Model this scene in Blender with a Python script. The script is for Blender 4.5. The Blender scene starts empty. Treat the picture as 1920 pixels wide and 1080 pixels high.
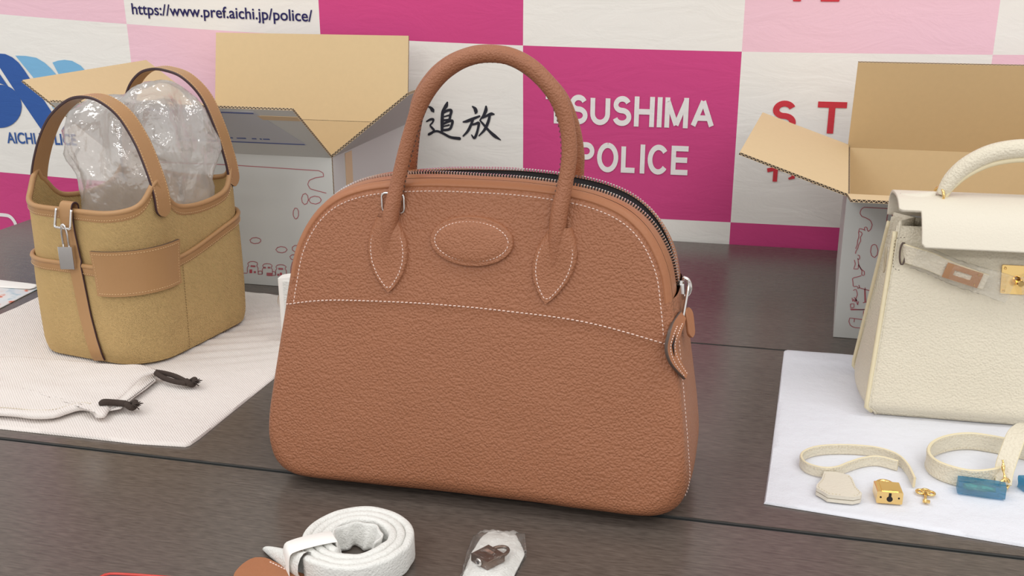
import bpy, bmesh, math, random
import numpy as np
from mathutils import Vector, noise as mnoise

random.seed(7)
S = bpy.context.scene
COL = S.collection
R = math.radians

# ------------------------------------------------------------------ camera
PITCH, YAW, CAM_H, FPX = R(17.6), R(13.3), 0.468, 1943.0
cam_d = bpy.data.cameras.new('camera')
cam_d.sensor_width = 36.0
cam_d.lens = FPX / 1920 * 36.0
cam_d.clip_start = 0.02
cam = bpy.data.objects.new('camera', cam_d)
COL.objects.link(cam)
cam.location = (0, 0, CAM_H)
cam.rotation_euler = (math.pi / 2 - PITCH, 0, YAW)
S.camera = cam

# ------------------------------------------------------------------ world, lights, exposure
W = bpy.data.worlds.new('room_light')
S.world = W
W.use_nodes = True
W.node_tree.nodes['Background'].inputs[0].default_value = (1.0, 0.985, 0.97, 1)
W.node_tree.nodes['Background'].inputs[1].default_value = 0.86


def ceiling_lamp(x, y, power, sx=1.25, sy=0.32, z=1.75, rot=0):
    d = bpy.data.lights.new('ceiling_lamp', 'AREA')
    d.shape = 'RECTANGLE'
    d.size, d.size_y = sx, sy
    d.energy = power
    d.color = (1.0, 0.98, 0.955)
    o = bpy.data.objects.new('ceiling_lamp', d)
    COL.objects.link(o)
    o.location = (x, y, z)
    o.rotation_euler = (0, 0, rot)


for lx, ly, lp in ((-1.35, 0.75, 7.5), (0.95, 0.75, 7.5), (-1.35, -0.75, 11), (0.95, -0.75, 11), (-1.2, -2.2, 22), (0.8, -2.2, 22)):
    ceiling_lamp(lx, ly, lp)
S.view_settings.view_transform = 'Standard'
S.view_settings.look = 'None'
S.view_settings.gamma = 1.0
S.view_settings.use_curve_mapping = False
S.view_settings.exposure = 0.0

# ------------------------------------------------------------------ measuring helpers (photo pixel -> point of the place)
FW = np.array([-math.sin(YAW) * math.cos(PITCH), math.cos(YAW) * math.cos(PITCH), -math.sin(PITCH)])
RT = np.array([math.cos(YAW), math.sin(YAW), 0.0])
UP = np.cross(RT, FW)
CP = np.array([0, 0, CAM_H])


def ray(x, y):
    return FW * FPX + RT * (x - 960) - UP * (y - 540)


def onz(x, y, z=0.0):
    d = ray(x, y)
    return CP + d * ((z - CP[2]) / d[2])


def ony(x, y, Y):
    d = ray(x, y)
    return CP + d * (Y / d[1])


# ------------------------------------------------------------------ material helpers
def lin(c):
    return tuple(((v / 255) / 12.92 if v / 255 <= 0.04045 else ((v / 255 + 0.055) / 1.055) ** 2.4) for v in c)


def mat(name, rgb, rough=0.5, metal=0.0, spec=0.5, bump=None, var=None, trans=None, sheen=0.0, coat=0.0):
    """bump: list of (kind, scale, distance) ; var: (scale, amount) colour variation by noise"""
    m = bpy.data.materials.new(name)
    m.use_nodes = True
    nt = m.node_tree
    b = nt.nodes['Principled BSDF']
    col = lin(rgb)
    b.inputs['Base Color'].default_value = (*col, 1)
    b.inputs['Roughness'].default_value = rough
    b.inputs['Metallic'].default_value = metal
    b.inputs['Specular IOR Level'].default_value = spec
    if sheen:
        b.inputs['Sheen Weight'].default_value = sheen
    if coat:
        b.inputs['Coat Weight'].default_value = coat
        b.inputs['Coat Roughness'].default_value = 0.1
    tc = nt.nodes.new('ShaderNodeTexCoord')
    if var:
        n = nt.nodes.new('ShaderNodeTexNoise')
        n.inputs['Scale'].default_value = var[0]
        n.inputs['Detail'].default_value = 4
        nt.links.new(tc.outputs['Object'], n.inputs['Vector'])
        mx = nt.nodes.new('ShaderNodeMix')
        mx.data_type = 'RGBA'
        k = var[1]
        mx.inputs[6].default_value = (*[c * (1 - k) for c in col], 1)
        mx.inputs[7].default_value = (*[min(1, c * (1 + k)) for c in col], 1)
        nt.links.new(n.outputs['Fac'], mx.inputs[0])
        nt.links.new(mx.outputs[2], b.inputs['Base Color'])
    prev = None
    for kind, scale, dist in (bump or []):
        if kind == 'pebble':
            t = nt.nodes.new('ShaderNodeTexVoronoi')
            t.feature = 'SMOOTH_F1'
            t.inputs['Scale'].default_value = scale
            t.inputs['Smoothness'].default_value = 0.22
            t.inputs['Randomness'].default_value = 0.9
            dn = nt.nodes.new('ShaderNodeTexNoise')
            dn.inputs['Scale'].default_value = scale * 0.35
            nt.links.new(tc.outputs['Object'], dn.inputs['Vector'])
            va = nt.nodes.new('ShaderNodeVectorMath')
            va.operation = 'SCALE'
            va.inputs['Scale'].default_value = 1.6 / scale
            nt.links.new(dn.outputs['Color'], va.inputs[0])
            vb = nt.nodes.new('ShaderNodeVectorMath')
            nt.links.new(tc.outputs['Object'], vb.inputs[0])
            nt.links.new(va.outputs[0], vb.inputs[1])
            nt.links.new(vb.outputs[0], t.inputs['Vector'])
            out = t.outputs['Distance']
            inv = True
        elif kind == 'noise':
            t = nt.nodes.new('ShaderNodeTexNoise')
            t.inputs['Scale'].default_value = scale
            t.inputs['Detail'].default_value = 5
            nt.links.new(tc.outputs['Object'], t.inputs['Vector'])
            out = t.outputs['Fac']
            inv = False
        elif kind == 'weave':
            t = nt.nodes.new('ShaderNodeTexWave')
            t.wave_type = 'BANDS'
            t.bands_direction = 'DIAGONAL'
            t.inputs['Scale'].default_value = scale
            t.inputs['Distortion'].default_value = 1.2
            t.inputs['Detail'].default_value = 2
            nt.links.new(tc.outputs['Object'], t.inputs['Vector'])
            out = t.outputs['Fac']
            inv = False
        bp = nt.nodes.new('ShaderNodeBump')
        bp.inputs['Distance'].default_value = dist
        bp.inputs['Strength'].default_value = 1.0
        bp.invert = inv
        nt.links.new(out, bp.inputs['Height'])
        if prev:
            nt.links.new(prev.outputs[0], bp.inputs['Normal'])
        prev = bp
    if prev:
        nt.links.new(prev.outputs[0], b.inputs['Normal'])
    return m


def film(name, tint, haze, rough=0.12, haze_rgb=(235, 232, 228), gloss=0.25, bump=None):
    """clear crinkled plastic: see-through, with a milky share and shiny folds"""
    m = bpy.data.materials.new(name)
    m.use_nodes = True
    nt = m.node_tree
    for n in list(nt.nodes):
        nt.nodes.remove(n)
    out = nt.nodes.new('ShaderNodeOutputMaterial')
    tr = nt.nodes.new('ShaderNodeBsdfTransparent')
    tr.inputs[0].default_value = (*lin(tint), 1)
    df = nt.nodes.new('ShaderNodeBsdfDiffuse')
    df.inputs[0].default_value = (*lin(haze_rgb), 1)
    tl = nt.nodes.new('ShaderNodeBsdfTranslucent')
    tl.inputs[0].default_value = (*lin(haze_rgb), 1)
    gl = nt.nodes.new('ShaderNodeBsdfGlossy')
    gl.inputs['Roughness'].default_value = rough
    m1 = nt.nodes.new('ShaderNodeMixShader')
    m1.inputs[0].default_value = 0.5
    nt.links.new(df.outputs[0], m1.inputs[1])
    nt.links.new(tl.outputs[0], m1.inputs[2])
    m2 = nt.nodes.new('ShaderNodeMixShader')
    m2.inputs[0].default_value = haze
    nt.links.new(tr.outputs[0], m2.inputs[1])
    nt.links.new(m1.outputs[0], m2.inputs[2])
    fr = nt.nodes.new('ShaderNodeLayerWeight')
    fr.inputs[0].default_value = 0.12
    ml = nt.nodes.new('ShaderNodeMath')
    ml.operation = 'MULTIPLY_ADD'
    ml.inputs[1].default_value = 0.6
    ml.inputs[2].default_value = gloss * 0.3
    nt.links.new(fr.outputs['Fresnel'], ml.inputs[0])
    m3 = nt.nodes.new('ShaderNodeMixShader')
    nt.links.new(ml.outputs[0], m3.inputs[0])
    nt.links.new(m2.outputs[0], m3.inputs[1])
    nt.links.new(gl.outputs[0], m3.inputs[2])
    nt.links.new(m3.outputs[0], out.inputs['Surface'])
    if bump:
        tc = nt.nodes.new('ShaderNodeTexCoord')
        t = nt.nodes.new('ShaderNodeTexNoise')
        t.inputs['Scale'].default_value = bump[0]
        t.inputs['Detail'].default_value = 3
        nt.links.new(tc.outputs['Object'], t.inputs['Vector'])
        bp = nt.nodes.new('ShaderNodeBump')
        bp.inputs['Distance'].default_value = bump[1]
        nt.links.new(t.outputs['Fac'], bp.inputs['Height'])
        nt.links.new(bp.outputs[0], gl.inputs['Normal'])
        nt.links.new(bp.outputs[0], df.inputs['Normal'])
    return m


M = {}
M['brown'] = mat('brown pebbled leather', (154, 101, 72), 0.47, spec=0.35, bump=[('pebble', 430, 0.0009), ('noise', 30, 0.0006)], var=(9, 0.05))
M['brown_handle'] = mat('brown rolled handle leather', (155, 102, 74), 0.45, spec=0.35, bump=[('pebble', 520, 0.0006)], var=(9, 0.05))
M['brown_fine'] = mat('brown leather patch', (156, 103, 74), 0.45, spec=0.35, bump=[('pebble', 480, 0.0007)], var=(9, 0.05))
M['brown_strip'] = mat('smooth tan edge leather', (160, 105, 72), 0.45, spec=0.35, bump=[('noise', 120, 0.0008)])
M['brown_edge'] = mat('painted leather edge', (82, 66, 58), 0.4)
M['stitch'] = mat('pale pink thread', (235, 208, 196), 0.7)
M['steel'] = mat('polished steel', (225, 222, 220), 0.16, metal=1.0)
M['dark_fill'] = mat('dark gap shade and fittings', (30, 24, 26), 0.8)  # near-black stands in for shade in the zip gap; also slits, keyholes, rivets
M['canvas'] = mat('mustard canvas', (199, 168, 116), 0.85, spec=0.2, bump=[('weave', 260, 0.0006), ('noise', 900, 0.0006)], var=(35, 0.08))
M['tan'] = mat('tan smooth leather', (172, 132, 90), 0.42, spec=0.4, bump=[('noise', 300, 0.0003)], var=(14, 0.05))
M['tan_edge'] = mat('dark purple-brown painted edge', (58, 34, 38), 0.4)
M['tan_stitch'] = mat('tan thread', (206, 172, 128), 0.7)
M['seam_thread'] = mat('brown seam thread', (122, 96, 60), 0.8)
M['ivory'] = mat('ivory pebbled leather', (220, 212, 192), 0.5, spec=0.35, bump=[('pebble', 420, 0.0007), ('noise', 30, 0.001)], var=(10, 0.03))
M['ivory_smooth'] = mat('ivory flap leather', (218, 211, 195), 0.45, spec=0.35, bump=[('pebble', 420, 0.0002)], var=(10, 0.02))
M['ivory_piping'] = mat('ivory piping leather', (226, 214, 180), 0.45, bump=[('noise', 200, 0.0004)])
M['ivory_stitch'] = mat('ivory thread', (205, 194, 168), 0.7)
M['shadow_gap'] = mat('dark inner shade', (48, 40, 34), 0.9)  # dark colour stands in for shade in the slot and bag mouth
M['gold'] = mat('polished gold', (244, 208, 138), 0.16, metal=1.0)
M['rose_gold'] = mat('wrapped gold plate', (222, 172, 132), 0.22, metal=1.0)
M['cloth'] = mat('cream herringbone cotton', (224, 217, 212), 0.95, spec=0.1, bump=[('weave', 190, 0.0003), ('noise', 60, 0.0014)], var=(20, 0.03))
M['cloth_white'] = mat('white tissue cloth', (222, 224, 231), 0.95, spec=0.1, bump=[('noise', 50, 0.002), ('noise', 600, 0.0004)])
M['cord'] = mat('dark brown cotton cord', (62, 50, 44), 0.9, bump=[('noise', 900, 0.001)])
M['felt'] = mat('white fleece wrap', (226, 226, 222), 0.98, spec=0.05, bump=[('noise', 500, 0.0012)], var=(60, 0.03))
M['paper'] = mat('white paper', (240, 238, 234), 0.8)
M['tape'] = mat('kraft packing tape', (214, 186, 146), 0.35)
M['label'] = mat('pale grey-blue label', (190, 192, 198), 0.35)
M['blue_ink'] = mat('blue ink', (70, 88, 150), 0.6)
M['red_ink'] = mat('dull red ink', (176, 96, 104), 0.7)
M['red_fill'] = mat('strong red ink', (184, 72, 84), 0.7)
M['red_pipe'] = mat('red glossy edge', (196, 52, 44), 0.3)
M['purple_dark'] = mat('dark grey pouch', (70, 62, 70), 0.5)
M['blue_film'] = film('blue protective film', (130, 208, 238), 0.38, haze_rgb=(95, 180, 212), gloss=0.5)
M['film'] = film('clear plastic film', (255, 253, 251), 0.34, rough=0.07, haze_rgb=(255, 254, 252), bump=(40, 0.006), gloss=0.45)
M['film_clear'] = film('thin clear film', (254, 254, 254), 0.07, bump=(160, 0.003), gloss=0.15)
M['steel_dark'] = mat('brushed dark steel', (120, 100, 88), 0.25, metal=1.0)


def kraft_materials():
    out = mat('white coated board', (206, 208, 205), 0.55, var=(6, 0.02))
    inn = mat('kraft board inside', (215, 192, 152), 0.8, spec=0.15, var=(120, 0.03))
    m = bpy.data.materials.new('corrugated board edge')
    m.use_nodes = True
    nt = m.node_tree
    b = nt.nodes['Principled BSDF']
    b.inputs['Roughness'].default_value = 0.9
    uv = nt.nodes.new('ShaderNodeUVMap')
    sx = nt.nodes.new('ShaderNodeSeparateXYZ')
    nt.links.new(uv.outputs[0], sx.inputs[0])
    # flutes: zig-zag between the two liners (u = metres along the edge, v = 0..1 across the board)
    m1 = nt.nodes.new('ShaderNodeMath'); m1.operation = 'MULTIPLY'; m1.inputs[1].default_value = 190.0
    nt.links.new(sx.outputs[0], m1.inputs[0])
    m2 = nt.nodes.new('ShaderNodeMath'); m2.operation = 'PINGPONG'; m2.inputs[1].default_value = 0.5
    nt.links.new(m1.outputs[0], m2.inputs[0])
    m3 = nt.nodes.new('ShaderNodeMath'); m3.operation = 'MULTIPLY_ADD'; m3.inputs[1].default_value = 1.5; m3.inputs[2].default_value = 0.12
    nt.links.new(m2.outputs[0], m3.inputs[0])
    m4 = nt.nodes.new('ShaderNodeMath'); m4.operation = 'SUBTRACT'
    nt.links.new(sx.outputs[1], m4.inputs[0]); nt.links.new(m3.outputs[0], m4.inputs[1])
    m5 = nt.nodes.new('ShaderNodeMath'); m5.operation = 'ABSOLUTE'
    nt.links.new(m4.outputs[0], m5.inputs[0])
    m6 = nt.nodes.new('ShaderNodeMath'); m6.operation = 'LESS_THAN'; m6.inputs[1].default_value = 0.13
    nt.links.new(m5.outputs[0], m6.inputs[0])
    c1 = nt.nodes.new('ShaderNodeMath'); c1.operation = 'SUBTRACT'; c1.inputs[1].default_value = 0.5
    nt.links.new(sx.outputs[1], c1.inputs[0])
    c2 = nt.nodes.new('ShaderNodeMath'); c2.operation = 'ABSOLUTE'
    nt.links.new(c1.outputs[0], c2.inputs[0])
    c3 = nt.nodes.new('ShaderNodeMath'); c3.operation = 'GREATER_THAN'; c3.inputs[1].default_value = 0.40
    nt.links.new(c2.outputs[0], c3.inputs[0])
    mm = nt.nodes.new('ShaderNodeMath'); mm.operation = 'MAXIMUM'
    nt.links.new(m6.outputs[0], mm.inputs[0]); nt.links.new(c3.outputs[0], mm.inputs[1])
    mx = nt.nodes.new('ShaderNodeMix'); mx.data_type = 'RGBA'
    mx.inputs[6].default_value = (*lin((54, 44, 38)), 1)
    mx.inputs[7].default_value = (*lin((206, 182, 146)), 1)
    nt.links.new(mm.outputs[0], mx.inputs[0])
    nt.links.new(mx.outputs[2], b.inputs['Base Color'])
    return out, inn, m


M['board_out'], M['board_in'], M['board_edge'] = kraft_materials()


def wood_material():
    m = bpy.data.materials.new('dark walnut laminate')
    m.use_nodes = True
    nt = m.node_tree
    b = nt.nodes['Principled BSDF']
    tc = nt.nodes.new('ShaderNodeTexCoord')
    mp = nt.nodes.new('ShaderNodeMapping')
    mp.inputs['Scale'].default_value = (5, 90, 90)
    nt.links.new(tc.outputs['Object'], mp.inputs[0])
    n1 = nt.nodes.new('ShaderNodeTexNoise')
    n1.inputs['Scale'].default_value = 1.0
    n1.inputs['Detail'].default_value = 5
    n1.inputs['Roughness'].default_value = 0.65
    nt.links.new(mp.outputs[0], n1.inputs['Vector'])
    mp2 = nt.nodes.new('ShaderNodeMapping')
    mp2.inputs['Scale'].default_value = (75, 480, 100)
    nt.links.new(tc.outputs['Object'], mp2.inputs[0])
    n2 = nt.nodes.new('ShaderNodeTexNoise')
    n2.inputs['Scale'].default_value = 1.0
    n2.inputs['Detail'].default_value = 3
    nt.links.new(mp2.outputs[0], n2.inputs['Vector'])
    n1s = nt.nodes.new('ShaderNodeMath'); n1s.operation = 'MULTIPLY'; n1s.inputs[1].default_value = 0.30
    nt.links.new(n1.outputs['Fac'], n1s.inputs[0])
    ad = nt.nodes.new('ShaderNodeMath'); ad.operation = 'MULTIPLY_ADD'; ad.inputs[1].default_value = 0.9
    nt.links.new(n2.outputs['Fac'], ad.inputs[0]); nt.links.new(n1s.outputs[0], ad.inputs[2])
    cr = nt.nodes.new('ShaderNodeValToRGB')
    cr.color_ramp.elements[0].position = 0.38
    cr.color_ramp.elements[0].color = (*lin((74, 67, 62)), 1)
    cr.color_ramp.elements[1].position = 0.86
    cr.color_ramp.elements[1].color = (*lin((104, 95, 88)), 1)
    nt.links.new(ad.outputs[0], cr.inputs[0])
    nt.links.new(cr.outputs[0], b.inputs['Base Color'])
    b.inputs['Roughness'].default_value = 0.25
    b.inputs['Specular IOR Level'].default_value = 0.45
    bp = nt.nodes.new('ShaderNodeBump')
    bp.inputs['Distance'].default_value = 0.0002
    nt.links.new(n2.outputs['Fac'], bp.inputs['Height'])
    nt.links.new(bp.outputs[0], b.inputs['Normal'])
    return m


M['wood'] = wood_material()
M['wood_edge'] = mat('dark green-grey edge band', (58, 60, 60), 0.4)


# ------------------------------------------------------------------ mesh helpers
def link_mesh(name, verts, faces, mats, parent=None, smooth=True, midx=None, uvs=None, auto=None):
    me = bpy.data.meshes.new(name)
    me.from_pydata([tuple(v) for v in verts], [], [tuple(f) for f in faces])
    if not isinstance(mats, (list, tuple)):
        mats = [mats]
    for m in mats:
        me.materials.append(m)
    if midx:
        me.polygons.foreach_set('material_index', midx)
    if uvs:
        l = me.uv_layers.new(name='UVMap')
        k = 0
        for fu in uvs:
            for c in fu:
                l.data[k].uv = c
                k += 1
    me.validate()
    if smooth:
        me.polygons.foreach_set('use_smooth', [True] * len(me.polygons))
    o = bpy.data.objects.new(name, me)
    COL.objects.link(o)
    if parent:
        o.parent = parent
    if auto is not None:
        bm = bmesh.new(); bm.from_mesh(me)
        for e in bm.edges:
            if len(e.link_faces) == 2 and e.calc_face_angle(0) > auto:
                e.smooth = False
        bm.to_mesh(me); bm.free()
    return o


def fixnormals(o):
    bm = bmesh.new(); bm.from_mesh(o.data)
    bmesh.ops.recalc_face_normals(bm, faces=bm.faces)
    bm.to_mesh(o.data); bm.free()
    return o


def thing(name, label, cat, loc=(0, 0, 0), rz=0.0, group=None):
    o = bpy.data.objects.new(name, None)
    o.empty_display_size = 0.02
    COL.objects.link(o)
    o.location = loc
    o.rotation_euler = (0, 0, rz)
    return tag(o, label, cat, group)


def tag(o, label=None, cat=None, group=None, kind=None):
    if label: o['label'] = label
    if cat: o['category'] = cat
    if group: o['group'] = group
    if kind: o['kind'] = kind
    return o


def catmull(pts, n, closed=False):
    P = np.array(pts, float)
    k = len(P)
    seg = k if closed else k - 1
    out = []
    for i in range(seg):
        if closed:
            a, b, c, d = P[(i - 1) % k], P[i], P[(i + 1) % k], P[(i + 2) % k]
        else:
            b, c = P[i], P[i + 1]
            a = P[i - 1] if i > 0 else 2 * b - c
            d = P[i + 2] if i + 2 < k else 2 * c - b
        for j in range(n):
            t = j / n
            out.append(0.5 * ((2 * b) + (-a + c) * t + (2 * a - 5 * b + 4 * c - d) * t * t + (-a + 3 * b - 3 * c + d) * t ** 3))
    if not closed:
        out.append(P[-1])
    return np.array(out)


def resample(P, n=None, step=None, closed=False):
    P = np.asarray(P, float)
    if closed:
        P = np.vstack([P, P[:1]])
    L = np.concatenate([[0], np.cumsum(np.linalg.norm(np.diff(P, axis=0), axis=1))])
    if n is None:
        n = max(2, int(round(L[-1] / step)) + (0 if closed else 1))
    s = np.linspace(0, L[-1], n + 1)[:-1] if closed else np.linspace(0, L[-1], n)
    return np.stack([np.interp(s, L, P[:, k]) for k in range(P.shape[1])], 1)


class MB:
    def __init__(self):
        self.v, self.f, self.mi, self.uv = [], [], [], []
        self.use_uv = False

    def add(self, verts, faces, mi=0):
        b = len(self.v)
        self.v += [tuple(map(float, p)) for p in verts]
        self.f += [tuple(i + b for i in f) for f in faces]
        self.mi += [mi] * len(faces)

    def box(self, c, s, rz=0.0, mi=0, ax=None):
        c = np.array(c, float)
        hx, hy, hz = [k / 2 for k in s]
        if ax is None:
            ax = (np.array([math.cos(rz), math.sin(rz), 0]), np.array([-math.sin(rz), math.cos(rz), 0]), np.array([0, 0, 1.0]))
        vs = [c + ax[0] * i * hx + ax[1] * j * hy + ax[2] * k * hz for i in (-1, 1) for j in (-1, 1) for k in (-1, 1)]
        self.add(vs, [(0, 1, 3, 2), (4, 6, 7, 5), (0, 4, 5, 1), (2, 3, 7, 6), (0, 2, 6, 4), (1, 5, 7, 3)], mi)

    def tube(self, path, rad, n=10, caps=True, mi=0, closed=False, ell=1.0, side=None):
        P = np.asarray(path, float)
        k = len(P)
        rad = np.full(k, rad) if np.isscalar(rad) else np.asarray(rad, float)
        T = np.gradient(P, axis=0) if not closed else (np.roll(P, -1, 0) - np.roll(P, 1, 0))
        T /= np.linalg.norm(T, axis=1)[:, None] + 1e-12
        ref = np.array(side if side is not None else ([0, 0, 1] if abs(T[0][2]) < 0.8 else [0, 1, 0]), float)
        N = ref - T[0] * (ref @ T[0]); N /= np.linalg.norm(N)
        rings = []
        for i in range(k):
            N = N - T[i] * (N @ T[i]); N /= np.linalg.norm(N)
            B = np.cross(T[i], N)
            rings.append([P[i] + rad[i] * (math.cos(a) * N + ell * math.sin(a) * B) for a in np.linspace(0, 2 * math.pi, n, endpoint=False)])
        vs = [p for r in rings for p in r]
        fs = []
        m = k if closed else k - 1
        for i in range(m):
            for j in range(n):
                a, b = i * n + j, i * n + (j + 1) % n
                c, d = ((i + 1) % k) * n + (j + 1) % n, ((i + 1) % k) * n + j
                fs.append((a, b, c, d))
        if caps and not closed:
            fs.append(tuple(range(n - 1, -1, -1)))
            fs.append(tuple((k - 1) * n + j for j in range(n)))
        self.add(vs, fs, mi)

    def strap(self, path, wdir, width, thick, mi_face=0, mi_edge=1, closed=False, taper=None, round_ends=False):
        """flat belt: wdir = width direction (one or per point)"""
        P = np.asarray(path, float)
        k = len(P)
        Wd = np.asarray(wdir, float)
        if Wd.ndim == 1:
            Wd = np.repeat(Wd[None], k, 0)
        T = np.gradient(P, axis=0) if not closed else (np.roll(P, -1, 0) - np.roll(P, 1, 0))
        T /= np.linalg.norm(T, axis=1)[:, None] + 1e-12
        wd = np.full(k, width) if np.isscalar(width) else np.asarray(width, float)
        if round_ends:
            L = np.concatenate([[0], np.cumsum(np.linalg.norm(np.diff(P, axis=0), axis=1))])
            for i in range(k):
                e = min(L[i], L[-1] - L[i])
                hw = wd[i] / 2
                if e < hw:
                    wd[i] = max(0.15 * wd[i], 2 * math.sqrt(max(0, hw * hw - (hw - e) ** 2)))
        vs = []
        b = 0.22
        for i in range(k):
            w = Wd[i] - T[i] * (Wd[i] @ T[i]); w /= np.linalg.norm(w) + 1e-12
            n = np.cross(T[i], w)
            h, t = wd[i] / 2, thick / 2
            e = min(h * 0.5, thick * b)
            for (x, y) in ((-h + e, -t), (h - e, -t), (h, -t + e), (h, t - e), (h - e, t), (-h + e, t), (-h, t - e), (-h, -t + e)):
                vs.append(P[i] + w * x + n * y)
        base = len(self.v)
        fs, mi = [], []
        m = k if closed else k - 1
        for i in range(m):
            for j in range(8):
                fs.append((i * 8 + j, i * 8 + (j + 1) % 8, ((i + 1) % k) * 8 + (j + 1) % 8, ((i + 1) % k) * 8 + j))
                mi.append(mi_face if j in (0, 4) else mi_edge)
        if not closed:
            fs.append(tuple(range(7, -1, -1))); mi.append(mi_edge)
            fs.append(tuple((k - 1) * 8 + j for j in range(8))); mi.append(mi_edge)
        self.add(vs, fs)
        self.mi[-len(fs):] = mi

    def grid(self, fn, us, vs_, mi=0, flip=False, closed_u=False):
        n, m = len(us), len(vs_)
        vv = [fn(u, v) for u in us for v in vs_]
        fs = []
        for i in range(n if closed_u else n - 1):
            for j in range(m - 1):
                a, b = i * m + j, ((i + 1) % n) * m + j
                q = (a, b, b + 1, a + 1)
                fs.append(q[::-1] if flip else q)
        self.add(vv, fs, mi)

    def slab(self, poly, h, z0=0.0, mi=0, mi_side=None, fn=None):
        """prism of a plan polygon; fn maps (x,y,z) to the place"""
        n = len(poly)
        vs = [(x, y, z0) for x, y in poly] + [(x, y, z0 + h) for x, y in poly]
        if fn:
            vs = [fn(*p) for p in vs]
        self.add(vs, [tuple(range(n - 1, -1, -1)), tuple(range(n, 2 * n))], mi)
        self.add(vs, [(i, (i + 1) % n, n + (i + 1) % n, n + i) for i in range(n)], mi if mi_side is None else mi_side)

    def lathe(self, prof, c=(0, 0, 0), n=24, axis='z', mi=0):
        vs = []
        for (r, h) in prof:
            for a in np.linspace(0, 2 * math.pi, n, endpoint=False):
                x, y = r * math.cos(a), r * math.sin(a)
                p = (x, y, h) if axis == 'z' else ((x, h, y) if axis == 'y' else (h, x, y))
                vs.append((p[0] + c[0], p[1] + c[1], p[2] + c[2]))
        fs = []
        for i in range(len(prof) - 1):
            for j in range(n):
                fs.append((i * n + j, i * n + (j + 1) % n, (i + 1) * n + (j + 1) % n, (i + 1) * n + j))
        fs.append(tuple(range(n - 1, -1, -1)))
        fs.append(tuple((len(prof) - 1) * n + j for j in range(n)))
        self.add(vs, fs, mi)

    def build(self, name, mats, parent=None, smooth=True, auto=None, fix=True, kind=None, label=None):
        o = link_mesh(name, self.v, self.f, mats, parent, smooth, self.mi)
        if fix:
            fixnormals(o)
        if auto is not None:
            me = o.data
            bm = bmesh.new(); bm.from_mesh(me)
            bmesh.ops.remove_doubles(bm, verts=bm.verts, dist=1e-6)
            for e in bm.edges:
                if len(e.link_faces) == 2 and e.calc_face_angle(0) > auto:
                    e.smooth = False
            bm.to_mesh(me); bm.free()
        if kind: o['kind'] = kind
        if label: o['label'] = label
        return o


def stitches(path, normals, spacing=0.0036, length=0.0026, w=0.0009, h=0.0006, tilt=0.12):
    """a run of single thread stitches along a path; returns a mesh builder"""
    mb = MB()
    P = np.asarray(path, float)
    N = np.asarray(normals, float)
    if N.ndim == 1:
        N = np.repeat(N[None], len(P), 0)
    L = np.concatenate([[0], np.cumsum(np.linalg.norm(np.diff(P, axis=0), axis=1))])
    cnt = int(L[-1] / spacing)
    for i in range(cnt):
        s = (i + 0.5) * spacing
        p = np.array([np.interp(s, L, P[:, k]) for k in range(3)])
        q = np.array([np.interp(min(s + 0.001, L[-1]), L, P[:, k]) for k in range(3)])
        o = np.array([np.interp(max(s - 0.001, 0), L, P[:, k]) for k in range(3)])
        n = np.array([np.interp(s, L, N[:, k]) for k in range(3)])
        n /= np.linalg.norm(n) + 1e-9
        t = q - o
        t = t - n * (t @ n)
        t /= np.linalg.norm(t) + 1e-9
        b = np.cross(n, t)
        t2 = t * math.cos(tilt) + b * math.sin(tilt)
        b2 = np.cross(n, t2)
        e = length / 2
        vs = [p - t2 * e - n * 0.0003, p - t2 * e * .6 + b2 * w / 2, p - t2 * e * .6 - b2 * w / 2, p - t2 * e * .5 + n * h,
              p + t2 * e * .6 + b2 * w / 2, p + t2 * e * .6 - b2 * w / 2, p + t2 * e * .5 + n * h, p + t2 * e - n * 0.0003]
        mb.add(vs, [(0, 1, 3), (0, 3, 2), (1, 4, 6, 3), (2, 3, 6, 5), (4, 7, 6), (5, 6, 7)])
    return mb


def rounded_rect(hx, hy, r, n=6):
    out = []
    for cx, cy, a0 in ((hx - r, hy - r, 0), (-hx + r, hy - r, 90), (-hx + r, -hy + r, 180), (hx - r, -hy + r, 270)):
        for i in range(n + 1):
            a = R(a0 + 90 * i / n)
            out.append((cx + r * math.cos(a), cy + r * math.sin(a)))
    return out


def smooth01(t):
    t = min(1, max(0, t))
    return t * t * (3 - 2 * t)


# ================================================================== THE SETTING
M['floor'] = mat('grey carpet tile', (96, 94, 92), 0.95, bump=[('noise', 300, 0.002)], var=(40, 0.1))
M['wall'] = mat('off-white wallpaper', (222, 218, 210), 0.9, bump=[('noise', 200, 0.0006)])
mb = MB(); mb.box((0, 0.4, -0.725), (7, 5.0, 0.05))
tag(mb.build('floor', M['floor'], smooth=False), 'grey carpeted floor under the tables', kind='structure')
mb = MB(); mb.box((0, 2.0, 0.6), (7, 0.06, 2.6))
tag(mb.build('wall_back', M['wall'], smooth=False), 'off-white wall behind the checkered banner', kind='structure')

# ------------------------------------------------------------------ three rows of tables pushed together
TX0, TX1 = -1.325, 0.475


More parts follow.
